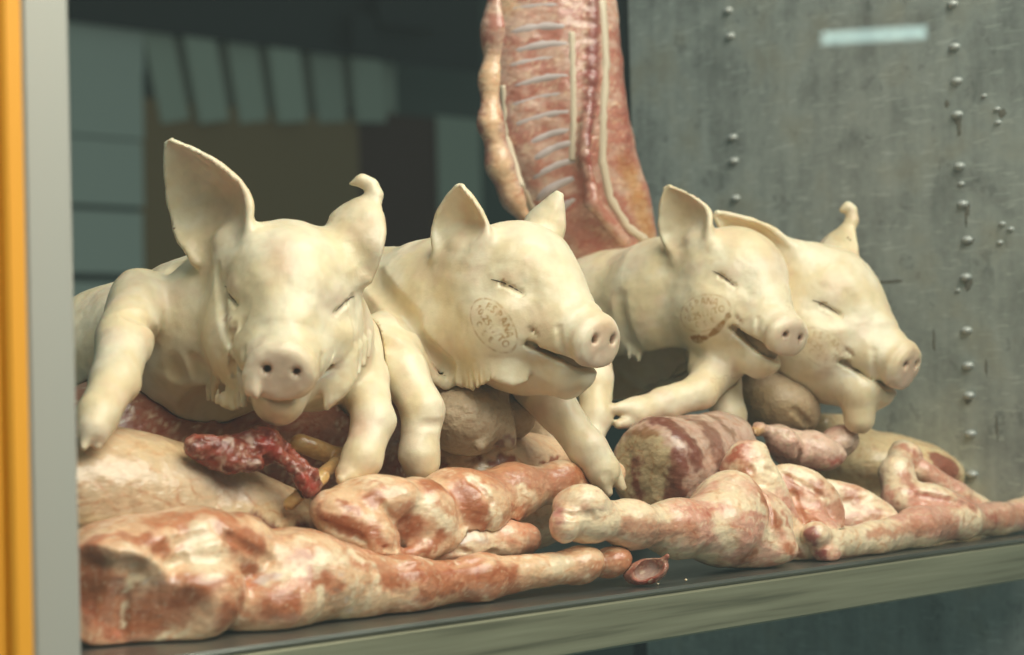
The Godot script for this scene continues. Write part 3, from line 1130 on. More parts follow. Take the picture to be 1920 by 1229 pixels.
	groove(f, [880, 900, 920, 940, 915, 1000], 0.002, 0.003)
	for d in [[800, 905, 0, 880, 925, 0, 17], [870, 920, 0, 910, 985, 0, 20], [600, 965, 0, 690, 1000, 0, 12], [690, 1000, 0, 715, 1015, 0, 10], [770, 970, 0, 765, 1035, 0, 20], [835, 1000, 0, 800, 1035, 0, 10], [690, 935, 0, 705, 930, 0, 11], [650, 945, 0, 670, 955, 0, 8], [1040, 900, 0, 1130, 885, 0, 16]]:
		dab(f, d, LEAN, 0.88, 0.35)
	for d in [[940, 900, 0, 1040, 905, 0, 24], [1000, 880, 0, 1060, 885, 0, 14]]:
		dab(f, d, LEAN_P, 0.75, 0.7)
	for d in [[700, 905, 0, 850, 985, 0, 15], [850, 985, 0, 870, 1005, 0, 10], [605, 985, 0, 660, 1015, 0, 5], [660, 1015, 0, 742, 1050, 0, 7], [745, 1045, 0, 740, 985, 0, 3], [740, 985, 0, 720, 950, 0, 3], [880, 890, 0, 920, 925, 0, 6], [930, 960, 0, 925, 1000, 0, 12], [980, 920, 0, 1000, 960, 0, 10], [790, 1045, 0, 825, 1030, 0, 5]]:
		dab(f, d, FAT_W, 0.95, 0.4)
	for d in [[925, 915, 0, 965, 955, 0, 4], [700, 905, 0, 720, 910, 0, 6], [880, 1010, 0, 980, 975, 0, 4]]:
		dab(f, d, Color(0.50, 0.13, 0.06), 0.65, 0.8)
	dab(f, [600, 985, 0, 730, 1050, 0, 3], Color(0.66, 0.42, 0.18), 0.6, 0.7)
	f.others = done.duplicate()
	done.append(f)
	# slab with a fat top behind the second pig's leg
	f = meat("pork_belly", "slab with a pale fat top and red lean side behind the trotters", "pork slab", 106, FAT_W, FAT)
	f.ell(W(930, 866, -0.24), Basis(Vector3.BACK, 0.0), Vector3(0.10, 0.034, 0.06), 0.01)
	f.veins = 0.2
	f.ell(W(900, 960, -0.24), Basis(Vector3.BACK, 0.0), Vector3(0.13, 0.05, 0.09), 0.02)
	f.mottle_lo = -0.6
	f.mottle_hi = 0.6
	dab(f, [800, 874, -0.18, 960, 872, -0.18, 15], Color(0.30, 0.07, 0.03), 0.95, 0.25)
	dab(f, [1020, 868, -0.18, 1045, 864, -0.18, 8], Color(0.30, 0.07, 0.03), 0.9, 0.3)
	f.others = done.duplicate()
	done.append(f)
	f = meat("beef_piece", "broad brownish red meat piece deep below the big eared pig", "beef", 122, Color(0.36, 0.12, 0.07), Color(0.44, 0.20, 0.12))
	f.cell = 0.0045
	f.ell(W(470, 860, -0.40), Basis.IDENTITY, Vector3(0.30, 0.11, 0.07), 0.02)
	f.ell(W(470, 1000, -0.40), Basis.IDENTITY, Vector3(0.30, 0.08, 0.09), 0.02)
	f.others = done.duplicate()
	done.append(f)
	# chickens
	var hen := Color(0.50, 0.38, 0.24)
	var hen2 := Color(0.58, 0.45, 0.30)
	f = meat("chicken", "plucked chicken with a folded wing stub under the stamped pig", "chicken", 107, hen, hen2, "chickens", M.pimpled)
	blob(f, [875, 785, -0.20], Vector3(0.046, 0.038, 0.055), Basis.IDENTITY, 0.02)
	blob(f, [965, 770, -0.20], Vector3(0.024, 0.030, 0.025), Basis.IDENTITY, 0.012)
	chain(f, [[930, 740, -0.175, 24], [925, 800, -0.165, 14], [900, 838, -0.16, 11]], 0.008)
	chain(f, [[940, 780, -0.165, 18], [950, 828, -0.165, 18]], 0.008)
	blob(f, [948, 836, -0.145], Vector3(0.010, 0.006, 0.012), Basis.IDENTITY, 0.004, 1)
	f.crease(W(912, 750, -0.15), W(900, 830, -0.15), 0.004, 0.004)
	f.crease(W(955, 750, -0.15), W(968, 800, -0.15), 0.004, 0.004)
	dab(f, [935, 832, -0.16, 955, 822, -0.16, 10], Color(0.22, 0.09, 0.06), 0.8, 0.4)
	f.fine_amp = 0.0012
	f.veins = 0.0
	f.others = done.duplicate()
	done.append(f)
	f = meat("chicken", "plucked chicken half hidden under the pig beside the riveted wall", "chicken", 108, hen, Color(0.45, 0.33, 0.18), "chickens", M.pimpled)
	f.veins = 0.0
	blob(f, [1455, 755, -0.22], Vector3(0.054, 0.042, 0.06), Basis(Vector3.BACK, -0.3), 0.02)
	blob(f, [1510, 785, -0.19], Vector3(0.014, 0.014, 0.02), Basis.IDENTITY, 0.012)
	f.crease(W(1490, 770, -0.17), W(1520, 800, -0.17), 0.004, 0.004)
	f.others = done.duplicate()
	done.append(f)
	f = meat("chicken", "plucked chicken deep in the heap behind the reaching trotter", "chicken", 109, hen, hen2, "chickens", M.pimpled)
	f.veins = 0.0
	blob(f, [1040, 800, -0.27], Vector3(0.035, 0.035, 0.04), Basis.IDENTITY, 0.02)
	chain(f, [[1040, 800, -0.27, 40], [1030, 840, -0.25, 30]], 0.02)
	f.others = done.duplicate()
	done.append(f)
	# rolled roast
	f = meat("rolled_roast", "big rolled roast showing its cut face with fat and dark lean", "roast", 110, Color(0.46, 0.31, 0.21), Color(0.52, 0.40, 0.27))
	var fc := W(1210, 888, -0.17)
	var ax := cam(0.66, 0.12, -0.74)
	f.cap(fc + ax * 0.03, fc + ax * 0.14, 0.057, 0.046, 0.01)
	f.plane(ax, ax.dot(fc) - 0.004, 0.012)
	f.lump = 0.003
	f.base_a = Color(0.54, 0.36, 0.28)
	f.base_b = Color(0.60, 0.45, 0.36)
	f.warp_amp = 0.009
	f.veins = 0.12
	f.paint(fc, fc, 0.046, 0.006, Color(0.58, 0.49, 0.29), 0.9)
	var up := (Vector3.UP - ax * ax.y).normalized()
	var sd := ax.cross(up)
	for t in range(-6, 9):
		# the rind's rings: lean bands that run round the roll, then pale fat
		var th := t * 0.24
		var th2 := (t + 1) * 0.24
		var e0 := up * cos(th) - sd * sin(th)
		var e1 := up * cos(th2) - sd * sin(th2)
		for band in [[0.022, 0.058, 0.010, Color(0.19, 0.055, 0.032)], [0.070, 0.058, 0.013, Color(0.27, 0.13, 0.09)], [0.112, 0.055, 0.009, Color(0.31, 0.18, 0.12)]]:
			f.paint(fc + ax * band[0] + e0 * band[1], fc + ax * band[0] + e1 * band[1], band[2], band[2] * 0.4, band[3], 0.85)
	var side := -sd if (-sd).dot(cr) > 0 else sd
	f.paint(fc + up * 0.045 - side * 0.02, fc + up * 0.046 + side * 0.015, 0.008, 0.004, Color(0.26, 0.13, 0.05), 0.9)
	f.paint(fc + up * 0.022 - side * 0.006, fc - up * 0.02 - side * 0.01, 0.009, 0.003, Color(0.22, 0.06, 0.035), 0.9)
	f.paint(fc - up * 0.04 + side * 0.03, fc + up * 0.02 + side * 0.05, 0.010, 0.004, Color(0.20, 0.05, 0.03), 0.9)
	f.others = done.duplicate()
	done.append(f)
	# right hand shoulder
	f = meat("shoulder_of_lamb", "lamb shoulder with its knuckle pointing at the reaching trotter", "lamb joint", 111, Color(0.70, 0.37, 0.27), FAT_W, "shoulders of lamb")
	blob(f, [1085, 945, -0.05], Vector3(0.024, 0.016, 0.018), Basis(Vector3.BACK, 0.2), 0.006)
	blob(f, [1058, 985, -0.045], Vector3(0.014, 0.017, 0.016), Basis.IDENTITY, 0.006)
	blob(f, [1100, 988, -0.048], Vector3(0.022, 0.013, 0.016), Basis.IDENTITY, 0.008)
	chain(f, [[1090, 965, -0.05, 33], [1180, 985, -0.05, 36], [1270, 993, -0.052, 46], [1350, 990, -0.057, 64], [1420, 985, -0.062, 66]], 0.025)
	blob(f, [1365, 940, -0.065], Vector3(0.034, 0.032, 0.030), Basis(Vector3.BACK, 0.7), 0.022)
	blob(f, [1410, 1030, -0.052], Vector3(0.050, 0.019, 0.024), Basis(Vector3.BACK, -0.05), 0.020)
	blob(f, [1425, 925, -0.085], Vector3(0.030, 0.060, 0.024), Basis(Vector3.BACK, 0.45), 0.012)
	blob(f, [1395, 865, -0.10], Vector3(0.030, 0.017, 0.018), Basis(Vector3.BACK, 0.6), 0.012)
	blob(f, [1490, 955, -0.085], Vector3(0.058, 0.048, 0.022), Basis(Vector3.BACK, -0.45), 0.014)
	blob(f, [1590, 950, -0.095], Vector3(0.062, 0.026, 0.014), Basis(Vector3.BACK, -0.32), 0.012)
	blob(f, [1600, 985, -0.085], Vector3(0.055, 0.022, 0.014), Basis(Vector3.BACK, 0.05), 0.010)
	blob(f, [1500, 1010, -0.065], Vector3(0.050, 0.028, 0.026), Basis.IDENTITY, 0.018)
	groove(f, [1410, 880, 1435, 930, 1445, 990], 0.003, 0.003)
	groove(f, [1440, 880, 1490, 930, 1510, 980], 0.003, 0.003)
	groove(f, [1470, 890, 1540, 930, 1560, 970], 0.0025, 0.003)
	groove(f, [1110, 965, 1070, 968, 1045, 962], 0.004, 0.003)
	for d in [[1175, 990, 0, 1300, 1000, 0, 18], [1400, 880, 0, 1430, 930, 0, 11], [1430, 930, 0, 1460, 985, 0, 11], [1480, 900, 0, 1500, 925, 0, 10], [1530, 920, 0, 1600, 930, 0, 12], [1560, 955, 0, 1640, 965, 0, 14], [1500, 960, 0, 1530, 990, 0, 12], [1400, 1045, 0, 1412, 1040, 0, 10], [1480, 1030, 0, 1500, 1040, 0, 9]]:
		dab(f, d, LEAN_P if d[0] < 1350 or d[0] > 1550 else LEAN, 0.85, 0.5)
	for d in [[1350, 880, 0, 1385, 855, 0, 10], [1375, 850, 0, 1400, 840, 0, 8], [1400, 1000, 0, 1420, 950, 0, 2], [1465, 950, 0, 1480, 985, 0, 5], [1330, 960, 0, 1350, 950, 0, 5]]:
		dab(f, d, Color(0.46, 0.09, 0.04), 0.8, 0.8)
	for d in [[1070, 930, 0, 1115, 940, 0, 11], [1335, 930, 0, 1380, 925, 0, 16], [1350, 985, 0, 1370, 1020, 0, 16], [1440, 1000, 0, 1447, 1010, 0, 13], [1465, 1050, 0, 1475, 1050, 0, 8], [1435, 880, 0, 1470, 950, 0, 3], [1450, 875, 0, 1520, 960, 0, 3], [1470, 880, 0, 1560, 945, 0, 3], [1500, 890, 0, 1600, 915, 0, 3], [1410, 900, 0, 1425, 960, 0, 3]]:
		dab(f, d, FAT_W, 0.95, 0.6)
	dab(f, [1042, 950, 0, 1046, 975, 0, 11], Color(0.44, 0.13, 0.12), 0.8, 0.6)
	dab(f, [1050, 1000, 0, 1100, 1005, 0, 4], Color(0.66, 0.28, 0.16), 0.6, 0.8)
	f.others = done.duplicate()
	done.append(f)
	# far right shank
	f = meat("shoulder_of_lamb", "lamb shoulder with a purple knuckle and an upright bone end beside the wall", "lamb joint", 112, Color(0.70, 0.37, 0.27), FAT_W, "shoulders of lamb")
	blob(f, [1530, 1003, -0.035], Vector3(0.016, 0.014, 0.016), Basis.IDENTITY, 0.005)
	blob(f, [1545, 1035, -0.033], Vector3(0.016, 0.011, 0.015), Basis(Vector3.BACK, -0.4), 0.005)
	chain(f, [[1560, 1018, -0.035, 30], [1640, 1010, -0.035, 28], [1720, 990, -0.038, 36], [1800, 975, -0.042, 34], [1870, 975, -0.045, 28], [1985, 950, -0.05, 36]], 0.014)
	blob(f, [1750, 950, -0.06], Vector3(0.045, 0.026, 0.024), Basis(Vector3.BACK, -0.3), 0.008)
	chain(f, [[1693, 848, -0.12, 24], [1682, 890, -0.10, 30], [1690, 940, -0.085, 34], [1720, 960, -0.07, 26]], 0.012)
	blob(f, [1700, 855, -0.11], Vector3(0.020, 0.016, 0.016), Basis.IDENTITY, 0.006)
	chain(f, [[1730, 885, -0.095, 22], [1790, 930, -0.08, 26], [1850, 960, -0.07, 22]], 0.008)
	groove(f, [1725, 930, 1780, 940, 1835, 960], 0.005, 0.004)
	for d in [[1630, 1005, 0, 1720, 990, 0, 11], [1720, 990, 0, 1790, 985, 0, 13], [1850, 985, 0, 1920, 965, 0, 14]]:
		dab(f, d, LEAN_P, 0.85, 0.5)
	for d in [[1690, 838, 0, 1710, 845, 0, 9], [1700, 890, 0, 1712, 915, 0, 11], [1730, 928, 0, 1830, 958, 0, 5], [1850, 965, 0, 1870, 975, 0, 6]]:
		dab(f, d, Color(0.46, 0.13, 0.08), 0.75, 0.7)
	dab(f, [1518, 1000, 0, 1525, 1012, 0, 13], Color(0.30, 0.055, 0.05), 0.9, 0.35)
	dab(f, [1535, 1036, 0, 1542, 1042, 0, 10], Color(0.30, 0.055, 0.05), 0.9, 0.35)
	for d in [[1702, 850, 0, 1704, 850, 0, 5], [1720, 900, 0, 1790, 930, 0, 8], [1580, 1035, 0, 1640, 1030, 0, 8], [1690, 930, 0, 1695, 950, 0, 8]]:
		dab(f, d, FAT_W, 0.9, 0.7)
	f.others = done.duplicate()
	done.append(f)
	f = meat("ham_joint", "pale yellow fat covered ham with a dark red cut end below the rivets", "ham", 113, Color(0.80, 0.65, 0.38), Color(0.74, 0.58, 0.33))
	f.veins = 0.2
	blob(f, [1640, 870, -0.22], Vector3(0.115, 0.042, 0.08), Basis(Vector3.BACK, -0.12), 0.02)
	chain(f, [[1540, 800, -0.24, 24], [1600, 800, -0.24, 22]], 0.02)
	blob(f, [1660, 960, -0.22], Vector3(0.13, 0.05, 0.09), Basis.IDENTITY, 0.02)
	dab(f, [1760, 862, -0.16, 1790, 880, -0.16, 20], Color(0.27, 0.07, 0.04), 0.95, 0.25)
	f.others = done.duplicate()
	done.append(f)
	f = meat("kidney_piece", "pink kidney piece with red blood stains resting on the lamb shoulder", "offal", 114, Color(0.70, 0.40, 0.31), Color(0.76, 0.55, 0.43), "", M.wet)
	blob(f, [1510, 845, -0.15], Vector3(0.048, 0.024, 0.026), Basis(Vector3.BACK, -0.15), 0.01)
	blob(f, [1570, 832, -0.15], Vector3(0.026, 0.020, 0.022), Basis(Vector3.BACK, 0.3), 0.008)
	blob(f, [1470, 830, -0.15], Vector3(0.024, 0.018, 0.02), Basis(Vector3.BACK, -0.4), 0.006)
	chain(f, [[1398, 815, -0.155, 9], [1425, 805, -0.16, 13], [1460, 815, -0.16, 16]], 0.008)
	groove(f, [1480, 815, 1500, 850, 1490, 875], 0.003, 0.003)
	f.lump = 0.004
	for d in [[1480, 878, -0.1, 1540, 882, -0.1, 8], [1560, 868, -0.1, 1580, 862, -0.1, 8], [1440, 835, -0.11, 1460, 860, -0.11, 5]]:
		dab(f, d, BLOOD, 0.85, 0.8)
	dab(f, [1415, 808, -0.14, 1425, 815, -0.14, 14], Color(0.62, 0.38, 0.16), 0.9, 0.5)
	f.others = done.duplicate()
	done.append(f)
	f = meat("meat_scrap", "red strip of meat at the wall end of the shelf", "meat scrap", 115, Color(0.42, 0.14, 0.07), Color(0.5, 0.25, 0.15))
	chain(f, [[1850, 935, -0.13, 14], [1920, 925, -0.13, 18], [1985, 915, -0.13, 16]], 0.01)
	chain(f, [[1860, 975, -0.13, 34], [1980, 965, -0.13, 34]], 0.01)
	f.others = done.duplicate()
	done.append(f)
	for q in [[1286, 1086, 3.2, "white fat crumb alone on the bare shelf past the cut ring"], [1234, 1101, 2.2, "tiny fat crumb on the shelf edge just below the cut ring"]]:
		f = meat("fat_crumb", q[3], "crumb", 130, FAT_W, FAT_W, "fat crumbs")
		f.cell = 0.0008
		f.lump = 0.0005
		var p0 := W(q[0], q[1], -0.02)
		p0.y = 0.0015 + q[2] * S(p0) * 0.5
		f.ell(p0, Basis(Vector3.UP, q[0]), Vector3(1.3, 0.8, 1.0) * q[2] * S(p0), 0.001)
	# cut tube on the bare shelf
	f = meat("windpipe_piece", "small cut ring of red windpipe lying on the bare shelf", "offal", 116, Color(0.30, 0.05, 0.03), Color(0.45, 0.2, 0.14), "", M.wet)
	f.cell = 0.0018
	f.lump = 0.0015
	var t0 := W(1212, 1072, -0.03)
	var vb := Basis(cr, cu, -cf) * Basis(Vector3.BACK, 0.25)
	f.ell(t0, vb, Vector3(0.023, 0.013, 0.016), 0.003)
	f.ell(t0 + cam(0.2, 0.35, 0.9) * 0.009, vb * Basis(Vector3.BACK, 0.2), Vector3(0.0165, 0.0085, 0.015), 0.002, 1)
	f.cap(t0 + cam(0.9, 0.5, 0.0) * 0.018, t0 + cam(0.9, 0.7, 0.2) * 0.026, 0.005, 0.003, 0.003)
	f.paint(t0 - cu * 0.001, t0 + cr * 0.004, 0.010, 0.004, Color(0.46, 0.33, 0.28), 0.9)
	f.others = done.duplicate()
	done.append(f)



# ---------------------------------------------------------------- materials
func build_materials() -> void:
	var pale := noise_tex(0.012, 4, 5, [[0.0, Color(0.93, 0.92, 0.90)], [0.5, Color(0.985, 0.98, 0.975)], [1.0, Color(1, 1, 1)]])
	var skin_bump := noise_tex(0.09, 4, 6)
	M.skin = flesh(0.38, pale, skin_bump, 7.0, 0.016, 0.16)
	for nm in ["stamped", "smeared", "faint"]:
		var m: StandardMaterial3D = M.skin.duplicate()
		m.detail_enabled = true
		m.detail_uv_layer = BaseMaterial3D.DETAIL_UV_2
		m.detail_blend_mode = BaseMaterial3D.BLEND_MODE_MIX
		m.detail_albedo = ImageTexture.create_from_image(stamp_image(nm))
		M[nm] = m
	var marb := noise_tex(0.02, 5, 8, [[0.0, Color(0.86, 0.80, 0.76)], [0.45, Color(0.97, 0.955, 0.945)], [1.0, Color(1, 1, 1)]])
	var meat_bump := noise_tex(0.03, 5, 9)
	M.meat = flesh(0.33, marb, meat_bump, 6.0, 0.10, 0.10)
	M.meat.uv1_scale = Vector3(4.0, 7.0, 5.0)
	var ridge := noise_tex(0.011, 4, 18, [[0.0, Color(1, 1, 1)], [0.62, Color(1, 0.985, 0.97)], [0.84, Color(0.95, 0.86, 0.81)], [1.0, Color(0.86, 0.66, 0.57)]])
	(ridge.noise as FastNoiseLite).fractal_type = FastNoiseLite.FRACTAL_RIDGED
	M.meat.albedo_texture = ridge
	M.meat.clearcoat_enabled = true
	M.meat.clearcoat = 0.5
	M.meat.clearcoat_roughness = 0.22
	M.wet = flesh(0.27, marb, meat_bump, 8.0, 0.12, 0.08)
	var pimple := noise_tex(0.06, 2, 10, [], 512, false, 4.0, FastNoiseLite.TYPE_CELLULAR)
	M.pimpled = flesh(0.5, marb, pimple, 8.0, 0.10, 0.08)


func fill_tri(im: Image, a: Vector2, b: Vector2, c: Vector2, col: Color) -> void:
	var lo := a.min(b).min(c).floor()
	var hi := a.max(b).max(c).ceil()
	var area := (b - a).cross(c - a)
	if absf(area) < 1e-6:
		return
	for y in range(int(lo.y), int(hi.y) + 1):
		for x in range(int(lo.x), int(hi.x) + 1):
			if x < 0 or y < 0 or x >= im.get_width() or y >= im.get_height():
				continue
			var p := Vector2(x + 0.5, y + 0.5)
			var u := (b - a).cross(p - a) / area
			var v := (c - b).cross(p - b) / area
			var w := (a - c).cross(p - c) / area
			if u >= -0.01 and v >= -0.01 and w >= -0.01:
				im.set_pixel(x, y, col)


func letters(im: Image, text: String, size: float, at: Vector2, turn: float, col: Color) -> void:
	var t := TextMesh.new()
	var font := SystemFont.new()
	font.font_names = PackedStringArray(["Droid Sans"])
	font.font_weight = 700
	t.font = font
	t.text = text
	t.font_size = 64
	t.pixel_size = 1.0
	t.depth = 0.0
	var a := t.get_mesh_arrays()
	var v: PackedVector3Array = a[Mesh.ARRAY_VERTEX]
	var ix: PackedInt32Array = a[Mesh.ARRAY_INDEX] if a[Mesh.ARRAY_INDEX] != null else PackedInt32Array(range(v.size()))
	var s := size / 64.0
	for i in range(0, ix.size() - 2, 3):
		var p := []
		for j in 3:
			var q := v[ix[i + j]]
			p.append(at + Vector2(q.x, -q.y).rotated(turn) * s)
		fill_tri(im, p[0], p[1], p[2], col)


func stamp_image(which: String) -> Image:
	# print of an oval inspection stamp; ink worn by a noise
	var n := 512
	var im := Image.create(n, n, false, Image.FORMAT_RGBA8)
	var ink := Color(0.66, 0.47, 0.20)
	im.fill(Color(ink, 0.0))
	var on := Color(ink, 1.0)
	var c := Vector2(256, 256)
	var rx := 205.0
	var ry := 128.0
	for i in 900:
		var t := TAU * i / 900.0
		for w in 9:
			var q := c + Vector2(cos(t) * (rx + w - 4), sin(t) * (ry + w - 4))
			im.set_pixelv(Vector2i(q), on)
	var top := "ESPAÑA"
	for i in top.length():
		var t := -PI / 2 + (i - 2.5) * 0.36
		letters(im, top[i], 70, c + Vector2(cos(t) * 150, sin(t) * 84), (i - 2.5) * 0.2, on)
	letters(im, "10.2517/TO", 66, c + Vector2(0, 8), 0.0, on)
	for i in 3:
		letters(im, ["C", "E", "E"][i], 56, c + Vector2((i - 1) * 66, 78 - absf(i - 1) * 10), -(i - 1) * 0.16, on)
	var fade := FastNoiseLite.new()
	fade.seed = 4
	fade.frequency = 0.012
	fade.fractal_octaves = 4
	var strength: float = {"stamped": 0.75, "smeared": 0.6, "faint": 0.4}[which]
	if which == "smeared":
		# a brown drag of ink below the oval
		for i in 400:
			var u := i / 399.0
			var q := Vector2(lerpf(90, 440, u), 410 + sin(u * PI) * 34 - u * u * 90)
			var r := 9.0 + 10.0 * absf(sin(u * 7.0)) + (12.0 if u < 0.2 else 0.0)
			im.fill_rect(Rect2i(int(q.x - r * 0.7), int(q.y - r), int(r * 1.4), int(r * 2)), Color(0.58, 0.39, 0.12, 1.0))
	var out := Image.create(n, n, false, Image.FORMAT_RGBA8)
	for y in n:
		for x in n:
			# a small blur: ink creeps into the skin
			var col := im.get_pixel(x, y)
			var al := 0.0
			for d in [Vector2i(0, 0), Vector2i(4, 0), Vector2i(-4, 0), Vector2i(0, 4), Vector2i(0, -4), Vector2i(7, 6), Vector2i(-7, 5), Vector2i(5, -7), Vector2i(-6, -6)]:
				var px := im.get_pixel(clampi(x + d.x, 0, n - 1), clampi(y + d.y, 0, n - 1))
				al += px.a / 9.0
				if px.a > col.a:
					col = px
			var wear := smoothstep(-0.45, 0.25, fade.get_noise_2d(x, y))
			var smear := which == "smeared" and col.r < 0.62
			al *= (0.55 + 0.45 * wear) if smear else strength * (0.25 + 0.75 * wear) * 1.2
			if x < 4 or y < 4 or x > n - 5 or y > n - 5:
				al = 0.0
			out.set_pixel(x, y, Color(col.r, col.g, col.b, minf(al, 0.9)))
	return out


# ---------------------------------------------------------------- camera, light
func build_view() -> void:
	var th := deg_to_rad(YAW)
	var ph := deg_to_rad(PITCH)
	cf = Vector3(sin(th) * cos(ph), sin(ph), -cos(th) * cos(ph))
	var r0 := Vector3(cos(th), 0, sin(th))
	var u0 := r0.cross(cf)
	cr = (r0 - u0 * ROLL).normalized()
	cu = (u0 + r0 * ROLL).normalized()
	var c := Camera3D.new()
	c.name = "camera"
	c.transform = Transform3D(Basis(cr, cu, -cf), eye)
	c.near = 0.05
	c.far = 60.0
	var at := CameraAttributesPhysical.new()
	at.frustum_focal_length = 70.3
	at.frustum_focus_distance = 1.93
	at.exposure_aperture = 4.6
	at.frustum_near = 0.05
	at.frustum_far = 60.0
	c.attributes = at
	add_child(c)
	c.fov = rad_to_deg(2.0 * atan(614.5 / F))
	c.current = true
	var we := WorldEnvironment.new()
	we.name = "surroundings"
	var e := Environment.new()
	e.background_mode = Environment.BG_COLOR
	e.background_color = Color(0.345, 0.415, 0.40)
	e.tonemap_mode = Environment.TONE_MAPPER_LINEAR
	e.tonemap_exposure = 1.0
	e.sdfgi_enabled = true
	e.ssao_enabled = true
	e.ssil_enabled = true
	we.environment = e
	add_child(we)
	# added area light standing in for soft daylight from the street
	lamp = AreaLight3D.new()
	lamp.name = "street_daylight_light"
	lamp.area_size = Vector2(2.4, 1.8)
	lamp.light_energy = 9.8
	lamp.light_color = Color(1.0, 0.99, 0.93)
	lamp.shadow_enabled = true
	lamp.area_range = 8.0
	lamp.transform = Transform3D(Basis.looking_at(Vector3(0.85, 0.15, -0.2) - Vector3(1.15, 1.95, 1.25), Vector3.UP), Vector3(1.15, 1.95, 1.25))
	add_child(lamp)


func build_lamps() -> void:
	# added glowing panel, out of view, that gives the daylight stand-in a body
	var al := thing("added_daylight_panel", lamp.position - lamp.basis.z * -0.012)
	al.basis = lamp.basis
	tag(al, "large flat glowing panel added outside the window in place of street daylight", "lamp")
	part("housing", box_mesh(Vector3(2.46, 1.86, 0.04), 0.006), M.frame, al, Transform3D(Basis(), Vector3(0, 0, 0.032)))
	var gl := plain(Color(0.9, 0.9, 0.85), 0.6)
	gl.emission_enabled = true
	gl.emission = Color(1.0, 0.99, 0.93)
	gl.emission_energy_multiplier = 0.9
	part("glow_sheet", box_mesh(Vector3(2.4, 1.8, 0.008), 0.003), gl, al, Transform3D(Basis(), Vector3(0, 0, 0.0075)))
	# a strip lamp across the pavement whose image shows in the glass over the riveted wall
	var d := ray(1640, 66)
	var p := eye + d * ((0.032 - eye.z) / d.z)
	var m := Vector3(d.x, d.y, -d.z).normalized()
	var q := p + m * 5.5
	var sl := thing("strip_lamp", q)
	sl.basis = Basis.looking_at(-m, Vector3.UP)
	tag(sl, "strip lamp outside, mirrored as a pale streak in the window", "lamp")
	part("housing", box_mesh(Vector3(0.46, 0.12, 0.06), 0.008), M.frame, sl, Transform3D(Basis(), Vector3(0, 0.02, 0.04)))
	var g2: StandardMaterial3D = gl.duplicate()
	g2.emission = Color(0.85, 1.0, 0.97)
	g2.emission_energy_multiplier = 0.35
	part("tube", box_mesh(Vector3(0.40, 0.050, 0.03), 0.014), g2, sl, Transform3D(Basis(), Vector3(0, 0, 0.004)))
	var sp := AreaLight3D.new()
	sp.name = "strip_lamp_light"
	sp.area_size = Vector2(0.40, 0.05)
	sp.light_energy = 0.02
	sp.light_color = Color(0.85, 1.0, 0.97)
	sp.shadow_enabled = true
	sp.area_range = 8.0
	sp.transform = Transform3D(sl.basis, q - sl.basis.z * 0.012)
	add_child(sp)


var lamp: AreaLight3D


# ---------------------------------------------------------------- room
func steel(c: Color, rough: float, metal: float, seed_: int) -> StandardMaterial3D:
	var m := plain(c, rough, metal)
	m.albedo_texture = noise_tex(0.008, 5, seed_, [[0.0, Color(0.62, 0.62, 0.60)], [0.4, Color(0.86, 0.86, 0.85)], [1.0, Color(1, 1, 1)]])
	m.uv1_triplanar = true
	m.uv1_world_triplanar = true
	m.uv1_scale = Vector3(2.0, 2.0, 2.0)
	return m


